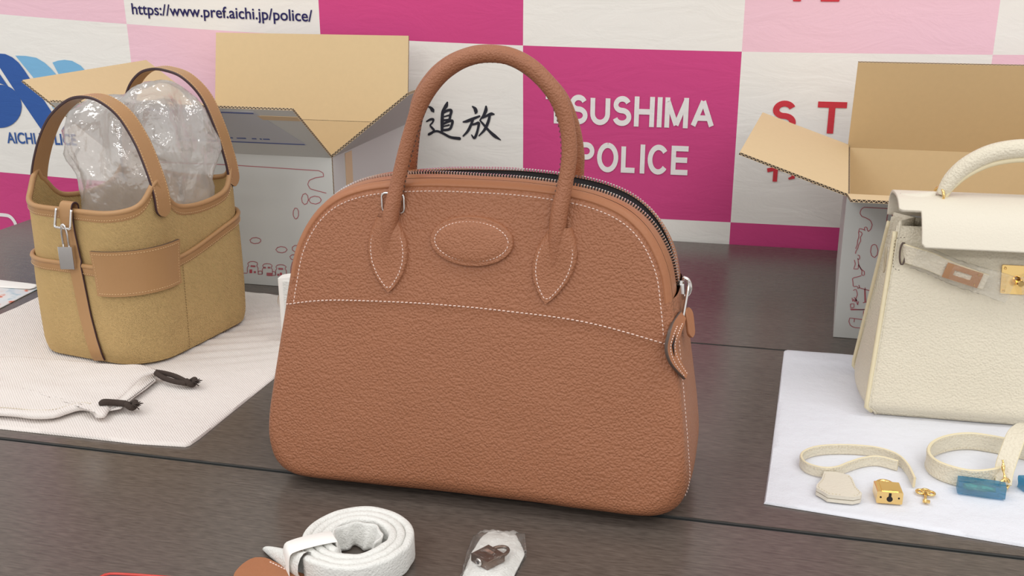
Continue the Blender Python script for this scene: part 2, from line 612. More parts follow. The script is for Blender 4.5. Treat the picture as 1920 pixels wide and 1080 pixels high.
def table(y0, y1, label, bandfront):
    t = thing('conference_table', label, 'table', ((TX0 + TX1) / 2, (y0 + y1) / 2, -0.70), group='dark tables pushed together')
    hx, hy = (TX1 - TX0) / 2, (y1 - y0) / 2
    m = MB()
    poly = rounded_rect(hx - 0.002, hy - 0.002, 0.003, 2)
    m.slab(poly, 0.026, 0.674)
    o = m.build('tabletop', M['wood'], t, smooth=False)
    bv = o.modifiers.new('bevel', 'BEVEL'); bv.width = 0.0008; bv.segments = 2
    for s in (-1, 1):
        m = MB(); m.box((0, s * (hy - 0.001), 0.6865), (2 * hx, 0.002, 0.0255)); m.build('edge_band', M['wood_edge'], t, smooth=False)
    for s in (-1, 1):
        m = MB(); m.box((s * (hx - 0.001), 0, 0.6865), (0.002, 2 * hy - 0.004, 0.0255)); m.build('edge_band', M['wood_edge'], t, smooth=False)
    for sx in (-1, 1):
        for sy in (-1, 1):
            m = MB(); m.tube([(sx * (hx - 0.08), sy * (hy - 0.06), 0.0), (sx * (hx - 0.08), sy * (hy - 0.06), 0.674)], 0.016, 12)
            m.build('leg', M['steel_dark'], t, auto=0.8)
    return t


table(0.372, 0.8175, 'dark walnut table nearest the camera, under the coiled strap', 1)
table(0.8205, 1.2625, 'dark walnut table in the middle row, under the three handbags', 1)
table(1.2635, 1.7660, 'dark walnut table farthest back, carrying the two cardboard boxes', 1)

# ------------------------------------------------------------------ checkered banner
YB = 1.785
XL = [-1.934, -1.545, -1.166, -0.777, -0.402, -0.033, 0.351, 0.735, 1.11]


def zr(k, x):
    return (0.93, 0.635, 0.323 + 0.0214 * x * x, 0.0337 + 0.0095 * x * x, -0.26, -0.56)[k]


def bwave(x, z):
    return 0.0022 * math.sin(7.1 * x + 2.3 * z) + 0.0016 * math.sin(13.7 * x - 5 * z + 1.1) + 0.0012 * math.sin(19 * z + 3.3 * x) \
        + 0.004 * mnoise.noise(Vector((x * 4, z * 4, 1.7)))


def cloth_print(name, rgb):
    m = bpy.data.materials.new(name)
    m.use_nodes = True
    nt = m.node_tree
    b = nt.nodes['Principled BSDF']
    b.inputs['Base Color'].default_value = (*lin(rgb), 1)
    b.inputs['Roughness'].default_value = 0.75
    b.inputs['Specular IOR Level'].default_value = 0.2
    tc = nt.nodes.new('ShaderNodeTexCoord')
    mp = nt.nodes.new('ShaderNodeMapping')
    mp.inputs['Scale'].default_value = (9, 9, 26)
    mp.inputs['Rotation'].default_value = (0, R(-14), 0)
    nt.links.new(tc.outputs['Object'], mp.inputs[0])
    n = nt.nodes.new('ShaderNodeTexNoise')
    n.inputs['Scale'].default_value = 1.0
    n.inputs['Detail'].default_value = 6
    n.inputs['Roughness'].default_value = 0.6
    n.inputs['Distortion'].default_value = 1.2
    nt.links.new(mp.outputs[0], n.inputs['Vector'])
    bp = nt.nodes.new('ShaderNodeBump')
    bp.inputs['Distance'].default_value = 0.006
    bp.inputs['Strength'].default_value = 0.22
    nt.links.new(n.outputs['Fac'], bp.inputs['Height'])
    nt.links.new(bp.outputs[0], b.inputs['Normal'])
    return m


BM = [cloth_print('banner white', (240, 237, 231)), cloth_print('banner pale pink', (242, 200, 213)), cloth_print('banner magenta', (208, 75, 134))]
cells = [[0, 2, 0, 1, 0, 2, 0, 1],
         [0, 1, 0, 2, 0, 1, 0, 2],
         [2, 0, 1, 0, 2, 0, 1, 0],
         [0, 2, 0, 1, 0, 2, 0, 2],
         [1, 0, 2, 0, 1, 0, 2, 0]]
mb = MB()
for r in range(5):
    for c in range(8):
        def cell(u, v, r=r, c=c):
            x = XL[c] + (XL[c + 1] - XL[c]) * u
            z = zr(r, x) + (zr(r + 1, x) - zr(r, x)) * v
            return (x, YB + bwave(x, z), z)
        mb.grid(cell, np.linspace(0, 1, 15), np.linspace(0, 1, 13), mi=cells[r][c])
banner = mb.build('banner', BM, fix=False)
bm = bmesh.new(); bm.from_mesh(banner.data)
bmesh.ops.remove_doubles(bm, verts=bm.verts, dist=1e-5)
bmesh.ops.recalc_face_normals(bm, faces=bm.faces)
bm.to_mesh(banner.data); bm.free()
sol = banner.modifiers.new('thickness', 'SOLIDIFY'); sol.thickness = 0.0006; sol.offset = 0
tag(banner, 'checkered pink, magenta and white police backdrop banner hanging behind the tables', 'banner')

INK = {k: cloth_print('print ' + k, v) for k, v in dict(navy=(44, 40, 92), white=(238, 234, 232), red=(206, 62, 72), blue=(58, 96, 166), sky=(128, 184, 222), black=(50, 50, 58), letterblue=(62, 96, 160)).items()}


def print_mesh(bmx, name, ink, parent=banner, front=0.0016, label=None):
    """bmx holds a flat drawing in (x, z): cut it fine and lay it on the cloth"""
    xs = [v.co.x for v in bmx.verts]; zs = [v.co.y for v in bmx.verts]
    x = math.floor(min(xs) / 0.02) * 0.02
    while x < max(xs):
        bmesh.ops.bisect_plane(bmx, geom=list(bmx.verts) + list(bmx.edges) + list(bmx.faces), plane_co=(x, 0, 0), plane_no=(1, 0, 0)); x += 0.02
    z = math.floor(min(zs) / 0.02) * 0.02
    while z < max(zs):
        bmesh.ops.bisect_plane(bmx, geom=list(bmx.verts) + list(bmx.edges) + list(bmx.faces), plane_co=(0, z, 0), plane_no=(0, 1, 0)); z += 0.02
    for v in bmx.verts:
        x, z = v.co.x, v.co.y
        v.co = (x, YB + bwave(x, z) - front, z)
    for f in bmx.faces:
        f.normal_update()
        if f.normal.y > 0: f.normal_flip()
    me = bpy.data.meshes.new(name); bmx.to_mesh(me); bmx.free()
    me.materials.append(INK[ink])
    o = bpy.data.objects.new(name, me); COL.objects.link(o); o.parent = parent
    if label: o['label'] = label
    return o


def lettering(text, x0, x1, z0, z1, ink, bold=0.0, tilt=0.0, spacing=1.0, label=None):
    cu = bpy.data.curves.new('text', 'FONT')
    cu.body = text
    cu.size = 1.0
    cu.offset = bold
    cu.space_character = spacing
    cu.resolution_u = 6
    o = bpy.data.objects.new('text', cu)
    COL.objects.link(o)
    bpy.context.view_layer.update()
    me = o.evaluated_get(bpy.context.evaluated_depsgraph_get()).to_mesh()
    b = bmesh.new(); b.from_mesh(me)
    o.to_mesh_clear()
    bpy.data.objects.remove(o)
    xs = [v.co.x for v in b.verts]; ys = [v.co.y for v in b.verts]
    ax, bx, ay, by = min(xs), max(xs), min(ys), max(ys)
    for v in b.verts:
        u = (v.co.x - ax) / (bx - ax)
        v.co = (x0 + (x1 - x0) * u, z0 + (z1 - z0) * (v.co.y - ay) / (by - ay) + tilt * (u - 0.5), 0)
    return print_mesh(b, 'lettering', ink, label=label)


def flat_poly(pts, name, ink, label=None):
    b = bmesh.new()
    vs = [b.verts.new((p[0], p[1], 0)) for p in pts]
    f = b.faces.new(vs)
    bmesh.ops.triangulate(b, faces=[f])
    return print_mesh(b, name, ink, label=label)


def bpx(x, y):
    p = ony(x, y, YB); return (p[0], p[2])


def brush_strokes(strokes, name, ink, conv, wscale, label=None):
    """ink strokes with swelling width; each stroke = [(x, y, w), ...] in drawing units"""
    b = bmesh.new()
    for s in strokes:
        P = catmull(s, 6)
        P2 = np.array([conv(p[0], p[1]) for p in P])
        T = np.gradient(P2, axis=0); T /= np.linalg.norm(T, axis=1)[:, None] + 1e-9
        Nn = np.stack([-T[:, 1], T[:, 0]], 1)
        l, r_ = [], []
        for i in range(len(P)):
            w = P[i][2] * wscale / 2
            l.append(b.verts.new((*(P2[i] + Nn[i] * w), 0))); r_.append(b.verts.new((*(P2[i] - Nn[i] * w), 0)))
        for i in range(len(P) - 1):
            b.faces.new((l[i], l[i + 1], r_[i + 1], r_[i]))
        for i, sg in ((0, -1), (len(P) - 1, 1)):      # round tips
            w = P[i][2] * wscale / 2
            ring = [b.verts.new((*(P2[i] + w * (math.cos(a) * Nn[i] + sg * math.sin(a) * T[i])), 0)) for a in np.linspace(0, math.pi, 7)]
            b.faces.new(ring)
    return print_mesh(b, name, ink, label=label)


lettering('https://www.pref.aichi.jp/police/', -1.1508, -0.7895, 0.3590, 0.3860, 'navy', bold=0.012, tilt=-0.009, label='dark blue web address')
# plain sans capitals drawn as even strokes on a unit box (x right, y up)
ARC = lambda cx, cy, rx, ry, a0, a1, n=14: [(cx + rx * math.cos(R(a)), cy + ry * math.sin(R(a))) for a in np.linspace(a0, a1, n)]
GLYPH = {
    'T': (0.80, [[(0, 1), (0.80, 1)], [(0.40, 1), (0.40, 0)]]),
    'I': (0.0, [[(0, 0), (0, 1)]]),
    'L': (0.56, [[(0, 1), (0, 0), (0.56, 0)]]),
    'H': (0.72, [[(0, 0), (0, 1)], [(0.72, 0), (0.72, 1)], [(0, 0.5), (0.72, 0.5)]]),
    'U': (0.72, [[(0, 1), (0, 0.36)] + ARC(0.36, 0.36, 0.36, 0.36, 180, 360) + [(0.72, 0.36), (0.72, 1)]]),
    'S': (0.66, [ARC(0.33, 0.74, 0.30, 0.26, 22, 180) + ARC(0.33, 0.74, 0.30, 0.22, 180, 262, 8) + ARC(0.33, 0.26, 0.33, 0.26, 80, -90) + ARC(0.33, 0.26, 0.33, 0.26, -90, -165, 8)]),
    'M': (0.86, [[(0, 0), (0, 1)], [(0, 1), (0.43, 0.0)], [(0.43, 0.0), (0.86, 1)], [(0.86, 1), (0.86, 0)]]),
    'A': (0.84, [[(0, 0), (0.42, 1)], [(0.42, 1), (0.84, 0)], [(0.16, 0.32), (0.68, 0.32)]]),
    'P': (0.64, [[(0, 0), (0, 1)], [(0, 1), (0.36, 1)] + ARC(0.36, 0.74, 0.28, 0.26, 90, -90) + [(0.36, 0.48), (0, 0.48)]]),
    'O': (0.82, [ARC(0.41, 0.5, 0.41, 0.52, 90, 450, 32)]),
    'C': (0.76, [ARC(0.40, 0.5, 0.40, 0.52, 38, 322, 28)]),
    'E': (0.58, [[(0, 0), (0, 1)], [(0, 1), (0.58, 1)], [(0, 0.52), (0.54, 0.52)], [(0, 0), (0.58, 0)]]),
}


def sans(text, x0, x1, z0, z1, ink, weight=0.17, gap=0.26, label=None):
    """each letter is one flat print; the run is fitted between x0 and x1"""
    tot = sum(GLYPH[c][0] for c in text) + weight * len(text) + gap * (len(text) - 1)
    sx, sz = (x1 - x0) / tot, (z1 - z0) / (1 + weight)
    pen = 0.0
    for c in text:
        w, strokes = GLYPH[c]
        b = bmesh.new()
        for s in strokes:
            P = np.array([p for k, p in enumerate(s) if k == 0 or math.dist(p, s[k - 1]) > 1e-6], float)
            n = len(P)
            T = np.gradient(P, axis=0) if n > 2 else np.repeat((P[1] - P[0])[None], 2, 0)
            for i in range(n):            # crisp mitres
                d0 = P[i] - P[max(i - 1, 0)]; d1 = P[min(i + 1, n - 1)] - P[i]
                d0 = d0 / (np.linalg.norm(d0) + 1e-9); d1 = d1 / (np.linalg.norm(d1) + 1e-9)
                T[i] = d0 + d1 if (0 < i < n - 1) else (d1 if i == 0 else d0)
                T[i] /= np.linalg.norm(T[i]) + 1e-9
            hw = weight / 2
            ext = hw if n <= 3 and (P[0][0] == P[1][0] or P[0][1] == P[1][1]) else 0.0
            if ext and n == 2:
                P[0] -= T[0] * (ext if P[0][0] == P[1][0] else ext); P[1] += T[1] * ext
            ls, rs = [], []
            for i in range(n):
                d0 = P[i] - P[max(i - 1, 0)] if i else P[1] - P[0]
                d0 = d0 / (np.linalg.norm(d0) + 1e-9)
                k = hw / max(0.5, abs(float(d0 @ T[i])))
                N = np.array([-T[i][1], T[i][0]])
                for L_, sg in ((ls, 1), (rs, -1)):
                    p = P[i] + sg * N * k
                    L_.append(b.verts.new((x0 + (pen + weight / 2 + p[0]) * sx, z0 + (p[1] + weight / 2) * sz, 0)))
            for i in range(n - 1):
                b.faces.new((ls[i], ls[i + 1], rs[i + 1], rs[i]))
        print_mesh(b, 'letter', ink, label=label)
        pen += w + weight + gap


sans('TSUSHIMA', -0.361, -0.071, 0.1945, 0.2455, 'white', weight=0.225, gap=0.13)
sans('POLICE', -0.304, -0.111, 0.1135, 0.1640, 'white', weight=0.225, gap=0.14)
sans('STOP', 0.0225, 0.292, 0.1935, 0.2455, 'red', weight=0.23, gap=0.74)
lettering('特殊詐欺', 0.0205, 0.293, 0.108, 0.165, 'red', bold=0.02, spacing=1.15, label='red Japanese characters')
lettering('AICHI POLICE', -1.463, -1.303, 0.1165, 0.1395, 'letterblue', bold=0.02, tilt=0.002, label='small blue capital letters')
# lettering whose foot just shows at the top of the pale pink square
for i, x in enumerate((0.0485, 0.0995)):
    flat_poly([(x - .006 - .008 * i, 0.4035), (x + .006 + .008 * i, 0.4035), (x + .008 + .012 * i, 0.43), (x - .008 - .012 * i, 0.43)], 'lettering', 'red')

K = 3.858
zk = lambda X, Y: bpx(720 + X / K, 80 + Y / K)
tsui = [[(318, 462, 10), (338, 472, 24), (352, 490, 32), (358, 500, 14)],
        [(308, 570, 12), (335, 556, 20), (356, 556, 20), (350, 578, 14), (334, 598, 14), (352, 622, 20), (362, 634, 16), (346, 652, 20), (324, 664, 20)],
        [(326, 660, 18), (378, 640, 18), (425, 656, 20), (480, 684, 22), (545, 694, 26)],
        [(458, 432, 14), (450, 455, 30), (436, 478, 26), (424, 505, 26), (420, 560, 28), (420, 600, 28), (418, 640, 22)],
        [(424, 508, 20), (462, 490, 22), (486, 492, 24), (478, 530, 22), (470, 556, 20), (430, 562, 18)],
        [(436, 535, 12), (470, 525, 14)],
        [(424, 590, 18), (468, 570, 20), (494, 566, 22), (488, 600, 22), (472, 626, 22), (424, 634, 20)],
        [(430, 606, 12), (470, 596, 14)]]
hou = [[(640, 462, 12), (658, 478, 28), (664, 500, 30), (660, 512, 12)],
       [(572, 574, 12), (600, 568, 24), (640, 552, 24), (690, 532, 16)],
       [(642, 556, 20), (630, 590, 22), (605, 640, 22), (572, 676, 12)],
       [(626, 596, 14), (660, 588, 20), (684, 582, 22), (678, 625, 20), (664, 672, 22), (650, 690, 20), (632, 668, 10)],
       [(738, 462, 16), (736, 490, 28), (720, 525, 22), (692, 562, 10)],
       [(712, 544, 16), (745, 528, 20), (775, 516, 26), (794, 518, 14)],
       [(764, 530, 20), (752, 575, 24), (726, 630, 22), (686, 674, 10)],
       [(696, 566, 14), (722, 596, 20), (760, 640, 22), (800, 676, 28), (842, 704, 8)]]
brush_strokes(tsui + hou, 'calligraphy', 'black', zk, 0.92 / K / 1085, label='black brush-written Japanese characters')
# emblem: blue crescents, bands and a disc
E1 = [(-40, 112), (-20, 103), (0, 100), (12, 101), (25, 107), (37, 117), (47, 130), (57, 145), (108, 223), (108, 246), (82, 246), (65, 221), (0, 124), (-30, 124)]
flat_poly([bpx(*p) for p in E1], 'emblem_band', 'blue', label='dark blue band of the emblem')
flat_poly([bpx(*p) for p in [(-30, 128), (-6, 134), (2, 139), (18, 162), (0, 155), (-30, 156)]], 'emblem_band', 'blue')
flat_poly([bpx(2 + 41 * math.cos(a), 199 + 40.5 * math.sin(a)) for a in np.linspace(0, 2 * math.pi, 40, endpoint=False)], 'emblem_disc', 'blue', label='dark blue disc of the emblem')
flat_poly([bpx(*p) for p in [(31, 104), (50, 104.5), (70, 108), (85, 117), (96, 127), (105, 137), (120, 158), (132, 185), (134, 205), (102, 203), (64, 144)]], 'emblem_leaf', 'sky', label='sky blue leaf of the emblem')
flat_poly([bpx(*p) for p in [(100, 117), (110, 113.5), (122, 112), (136, 114), (152, 123), (164, 137), (170, 152), (168, 175), (140, 180), (112, 140)]], 'emblem_leaf', 'sky')
brush_strokes([[(-40, 402, 7), (-20, 402, 7), (5, 403, 7), (18, 406, 7), (27, 416, 7), (31, 428, 7), (32, 440, 7), (20, 452, 7), (-20, 456, 7)]], 'lettering', 'white', bpx, 1 / 960, label='white outline letter on magenta')

# ------------------------------------------------------------------ cardboard boxes
TH = 0.0036


def panel(name, parent, p0, a, la, b, lb, n, trim=0.0, far=None, shear=None):
    """board from p0 along a (la) and b (lb); n = outward side (white). Edges show the flutes."""
    p0, a, b, n = [np.array(k, float) for k in (p0, a, b, n)]
    c = [p0, p0 + a * la, p0 + a * (la - (far or trim)) + b * lb, p0 + a * trim + b * lb]
    o = [k for k in c]
    i = [k - n * TH for k in c]
    vs = o + i
    if shear: vs = [v + np.array([shear[0] * (v[1] + shear[1]), 0, 0]) for v in vs]
    faces = [(0, 1, 2, 3), (7, 6, 5, 4)]
    mi = [0, 1]
    uv = [[(0, 0)] * 4, [(0, 0)] * 4]
    for k in range(4):
        k2 = (k + 1) % 4
        ln = float(np.linalg.norm(c[k2] - c[k]))
        faces.append((k2, k, k + 4, k2 + 4)); mi.append(2)
        uv.append([(ln, 1), (0, 1), (0, 0), (ln, 0)])
    return link_mesh(name, vs, faces, [M['board_out'], M['board_in'], M['board_edge']], parent, smooth=False, midx=mi, uvs=uv)


def carton(label, x0, x1, y0, y1, h, rack, angles, lens, group, far=(None,) * 4):
    """angles: elevation of front, right, back, left flap above the horizontal"""
    w, d = x1 - x0, y1 - y0
    t = thing('cardboard_box', label, 'box', ((x0 + x1) / 2, (y0 + y1) / 2, 0.0005), group=group)
    hx, hy = w / 2, d / 2
    Z = (0, 0, 1)
    sh = (rack, hy) if rack else None       # box racked slightly out of square
    panel('front_panel', t, (-hx, -hy, 0), (1, 0, 0), w, Z, h, (0, -1, 0), shear=sh)
    panel('back_panel', t, (hx, hy, 0), (-1, 0, 0), w, Z, h, (0, 1, 0), shear=sh)
    panel('side_panel', t, (hx, -hy + TH, 0), (0, 1, 0), d - 2 * TH, Z, h, (1, 0, 0), shear=sh)
    panel('side_panel', t, (-hx, hy - TH, 0), (0, -1, 0), d - 2 * TH, Z, h, (-1, 0, 0), shear=sh)
    panel('bottom_panel', t, (-hx + TH, -hy + TH, 0), (1, 0, 0), w - 2 * TH, (0, 1, 0), d - 2 * TH, (0, 0, -1), shear=sh)
    out = []
    for k, (p, a, l, o) in enumerate((((-hx, -hy, h), (1, 0, 0), w, (0, -1, 0)), ((hx, -hy, h), (0, 1, 0), d, (1, 0, 0)),
                                      ((hx, hy, h), (-1, 0, 0), w, (0, 1, 0)), ((-hx, hy, h), (0, -1, 0), d, (-1, 0, 0)))):
        e = R(angles[k])
        o = np.array(o, float)
        b = o * math.cos(e) + np.array([0, 0, math.sin(e)])
        n = o * math.sin(e) - np.array([0, 0, math.cos(e)])
        out.append(panel('flap', t, p, a, l, b, lens[k], n, trim=0.002, far=far[k], shear=sh))
    return t, out


def drawing(name, parent, conv, lines, w, m, closed=(), label=None):
    """printed line drawing: thin flat ribbons on a board face"""
    mb = MB()
    for s in lines:
        P = np.array([conv(x, y) for x, y in s])
        P = resample(P, step=0.0025)
        if len(P) < 3: continue
        T = np.gradient(P, axis=0); T /= np.linalg.norm(T, axis=1)[:, None] + 1e-9
        n = np.array(conv.normal, float)
        B = np.cross(T, n)
        vs = []
        for i in range(len(P)):
            vs += [P[i] + B[i] * w / 2 + n * 0.0004, P[i] - B[i] * w / 2 + n * 0.0004]
        mb.add(vs, [(2 * i, 2 * i + 1, 2 * i + 3, 2 * i + 2) for i in range(len(P) - 1)])
    o = mb.build(name, m, parent, smooth=False, fix=False)
    if label: o['label'] = label
    return o


class OnY:
    def __init__(self, Y, t):
        self.Y, self.o, self.normal = Y, np.array(t.location), (0, -1, 0)

    def __call__(self, x, y):
        return ony(x, y, self.Y) - self.o


def cloud(cx, cy, rx, ry, seed):
    rnd = random.Random(seed)
    n = 8
    pts = []
    for k in range(n * 4 + 1):
        a = 2 * math.pi * k / (n * 4)
        q = 1 + 0.16 * abs(math.sin(a * n / 2 + seed)) - 0.08
        pts.append((cx + rx * q * math.cos(a), cy + ry * q * math.sin(a)))
    return pts


BL = (-0.950, -0.586, 1.363, 1.700, 0.198)
box_l, fl_l = carton('white cardboard box with raised kraft flaps and shipping label, behind the mustard canvas bag', *BL, None, (36, 38, 80, 36), (0.140, 0.150, 0.147, 0.160), 'open white cardboard boxes', far=(None, 0.205, None, None))
BR = (0.115, 0.478, 1.326, 1.702, 0.186)
box_r, fl_r = carton('white cardboard box with raised kraft flaps, behind the ivory handbag', *BR, 0.07, (9.5, 40, 115, 19), (0.140, 0.140, 0.152, 0.143), 'open white cardboard boxes')

cv = OnY(1.363, box_l)
house = lambda x, y, w, h: [(x, y), (x, y - h * .5), (x + 3, y - h * .62), (x, y - h * .8), (x + 4, y - h * .97), (x + w * .5, y - h), (x + w - 4, y - h * .95), (x + w, y - h * .8), (x + w - 3, y - h * .6), (x + w, y - h * .45), (x + w, y)]
lines = [[(300, 304), (430, 309), (598, 320), (606, 324), (607, 331), (592, 333), (580, 338), (577, 346), (582, 354), (596, 358), (612, 362)],
         cloud(572, 373, 6, 10, 1), cloud(591, 375, 11, 7, 2), cloud(555, 400, 5, 10, 3), cloud(479, 451, 10, 5.5, 4), cloud(528, 468, 10, 5.5, 5), cloud(556, 466, 8, 6, 6), cloud(552, 482, 8, 5, 7),
         [(453, 512), (464, 512)], house(464, 511, 20, 21), [(484, 514), (492, 514), (491, 508), (485, 508), (484, 514)], house(492, 514, 19, 20), [(511, 516), (517, 516), (516, 509), (511, 509)], house(517, 516, 20, 20), [(545, 515), (546, 500), (549, 490), (560, 488), (562, 515)]]
drawing('printed_drawing', box_l, cv, lines, 0.0011, M['red_ink'], label='thin red line drawing of clouds and houses')
mb = MB()
for x, y, w, h in ((470, 497, 9, 3.4), (494, 500, 5, 3), (502, 500, 5, 3), (522, 502, 9, 3.4), (476, 508, 4, 4), (500, 511, 11, 6), (520, 513, 4, 4), (531, 514, 4, 4)):
    P = [cv(x, y), cv(x + w, y + w * .06), cv(x + w, y + w * .06 + h), cv(x, y + h)]
    mb.add([p + np.array([0, -0.0004, 0]) for p in P], [(0, 1, 2, 3)])
mb.build('printed_windows', M['red_ink'], box_l, smooth=False)
for x, y, w, h in ((468, 505, 5, 7), (525, 511, 4, 5)):
    mb = MB()
    P = [cv(x, y), cv(x + w, y), cv(x + w, y + h), cv(x, y + h)]
    mb.add([p + np.array([0, -0.0004, 0]) for p in P], [(0, 1, 2, 3)])
    mb.build('printed_door', M['red_fill'], box_l, smooth=False)

# label, tape on the front flap and on the right side of the left box
e = R(36)
fo = np.array([0, -math.cos(e), math.sin(e)]); fn = np.array([0, -math.sin(e), -math.cos(e)])
hxl, hyl = (BL[1] - BL[0]) / 2, (BL[3] - BL[2]) / 2


def onflap(s, t, off=0.0006):        # s from the flap's right end leftwards, t from the hinge outwards
    return np.array([hxl - s, -hyl, BL[4]]) + fo * t + fn * off


def flap_patch(name, quad, m, off, parent, label=None):
    mb = MB()
    top = [onflap(s, t, off) for s, t in quad]
    bot = [onflap(s, t, 0.0001) for s, t in quad]
    mb.add(bot + top, [(4, 5, 6, 7), (0, 1, 5, 4), (1, 2, 6, 5), (2, 3, 7, 6), (3, 0, 4, 7)])
    o = mb.build(name, m, parent, smooth=False)
    if label: o['label'] = label
    return o


lb = flap_patch('shipping_label', [(0.022, 0.040), (0.22, 0.040), (0.22, 0.134), (0.060, 0.134)], M['label'], 0.0006, box_l, 'grey-blue shipping label with blue print')
flap_patch('label_rule', [(0.024, 0.040), (0.22, 0.040), (0.22, 0.0425), (0.025, 0.0425)], M['blue_ink'], 0.0009, lb)
flap_patch('label_rule', [(0.062, 0.128), (0.22, 0.128), (0.22, 0.1305), (0.062, 0.1305)], M['blue_ink'], 0.0009, lb)
for s, w in ((0.072, .010), (0.084, .003), (0.092, .007), (0.108, .014), (0.128, .01), (0.142, .014)):
    flap_patch('label_writing', [(s, 0.052), (s + w, 0.052), (s + w, 0.0545), (s, 0.055)], M['blue_ink'], 0.0009, lb)
flap_patch('packing_tape', [(0.002, 0.112), (0.056, 0.112), (0.060, 0.123), (0.002, 0.123)], M['tape'], 0.0007, box_l, 'strip of kraft tape')
mb = MB(); mb.box((hxl + 0.0004, -hyl + 0.062, 0.155), (0.0007, 0.026, 0.082)); mb.build('packing_tape', M['tape'], box_l, smooth=False)

cr = OnY(1.326, box_r)
Kb = 3.857
q = lambda X, Y: (1540 + X / Kb, 360 + Y / Kb)
L2 = [[q(617, 130), q(450, 118), q(310, 110), q(290, 122), q(278, 150), q(290, 175), q(325, 188), q(355, 205), q(368, 235), q(358, 270), q(340, 285)],
      [q(340, 285), q(330, 270), q(332, 255), q(315, 250), q(308, 265), q(318, 280), q(300, 268), q(275, 265), q(268, 285), q(290, 290), q(296, 305), q(280, 330), q(286, 350), q(270, 380), q(262, 410), q(250, 425), q(246, 445)],
      [q(268, 285), q(272, 320), q(262, 350), q(260, 380), q(248, 410)], [q(262, 455), q(278, 460), q(276, 490), q(262, 480)],
      [q(238, 490), q(246, 520), q(234, 556), q(268, 556), q(266, 520), q(290, 560), q(312, 575), q(310, 605), q(290, 600), q(294, 570), q(270, 530), q(264, 480)],
      [q(290, 605), q(250, 616), q(224, 622), q(228, 650), q(230, 685), q(262, 680), q(262, 700), q(278, 690), q(270, 672)],
      cloud(*q(382, 425), 6.5, 12, 2), cloud(*q(497, 200), 6, 12, 5),
      [q(230, 712), q(250, 700), q(262, 740), q(245, 780), q(262, 790), q(236, 760)], [q(222, 765), q(228, 795), q(236, 770), q(244, 800), q(250, 770), q(262, 820), q(268, 790)],
      [q(270, 690), q(300, 700), q(348, 712)], [q(316, 690), q(322, 795)], [q(312, 700), q(314, 795)], [q(300, 800), q(332, 795)],
      [q(210, 810), q(212, 838), q(236, 836), q(236, 805), q(210, 810)], [q(208, 845), q(300, 850), q(350, 842)], [q(212, 852), q(350, 850)], [q(330, 812), q(350, 812), q(348, 840)],
      [q(305, 858), q(302, 918), q(322, 920), q(324, 860)], [q(320, 870), q(330, 868), q(328, 915), q(318, 905)],
      [q(322, 925), q(205, 910), q(198, 935), q(210, 965), q(240, 980), q(320, 984)], [q(240, 915), q(236, 940)]]
drawing('printed_drawing', box_r, cr, L2, 0.0010, M['red_ink'], label='thin red line drawing of trees and a building')


# ================================================================== BROWN DOME HANDBAG
bag = thing('handbag', 'large brown pebbled leather dome handbag with two rolled handles in the centre', 'handbag', (-0.2305, 0.872, 0.0))
HX = 0.0035           # the handles sit a little off the middle
half = [(0.0, 0.0050), (0.06, 0.0050), (0.115, 0.0050), (0.155, 0.0054), (0.1765, 0.0088), (0.1895, 0.0200), (0.1938, 0.041), (0.1912, 0.070), (0.1870, 0.100), (0.1820, 0.1335),
        (0.1770, 0.165), (0.1728, 0.192), (0.1665, 0.222), (0.1525, 0.2485), (0.1335, 0.2665), (0.1090, 0.2773), (0.079, 0.2833), (0.040, 0.2866), (0.0, 0.2872)]
loop = half + [(-x, z) for x, z in half[-2:0:-1]]
OUT = resample(catmull(loop, 10, closed=True), n=260, closed=True)
CC = np.array([0.0, 0.135])
_ang = np.arctan2(OUT[:, 1] - CC[1], OUT[:, 0] - CC[0])
_rad = np.linalg.norm(OUT - CC, axis=1)
_o = np.argsort(_ang)
_angs = np.concatenate([_ang[_o] - 2 * math.pi, _ang[_o], _ang[_o] + 2 * math.pi])
_rads = np.tile(_rad[_o], 3)
_sm = catmull([(-0.20, 0.161), (-0.178, 0.167), (-0.137, 0.1748), (-0.076, 0.1788), (0.003, 0.1795), (0.097, 0.1745), (0.170, 0.1600), (0.20, 0.152)], 8)
SEAM_X, SEAM_Z = list(_sm[:, 0]), list(_sm[:, 1])


def bag_depth(z):
    return 0.0835 - 0.192 * z


def bag_roll(z):
    return 0.007 + 0.019 * smooth01(1 - z / 0.075)


def ysurf(x, z, back=False):
    """depth of the bag's face at (x, z), negative = towards the viewer"""
    d = math.hypot(x - CC[0], z - CC[1])
    rr = np.interp(math.atan2(z - CC[1], x - CC[0]), _angs, _rads) if d > 1e-9 else 1.0
    r = min(1.0, d / rr)
    e = rr - d
    D, Rr = bag_depth(z), bag_roll(z)
    y = D + 0.005 * (1 - r * r)
    if e < Rr:
        e = max(e, 0)
        y -= Rr - math.sqrt(max(0.0, Rr * Rr - (Rr - e) ** 2))
    if not back:
        y += 0.0012 * smooth01((z - np.interp(x, SEAM_X, SEAM_Z)) / 0.003 + 0.5)          # the yoke overlaps the lower panel
        y += 0.0008 * mnoise.noise(Vector((x * 22, z * 22, 0.3)))
        if z > 0.17:
            y -= 0.0016 * math.exp(-((e - 0.0068) / 0.0011) ** 2) * smooth01((z - 0.17) / 0.03)
    return y if back else -y


rings = list(np.linspace(0, 0.84, 30)[1:]) + [0.87, 0.895, 0.915, 0.930, 0.938, 0.944, 0.949, 0.954, 0.959, 0.963, 0.967, 0.971, 0.975, 0.980, 0.985, 0.990, 0.994, 0.997, 0.999, 1.0]


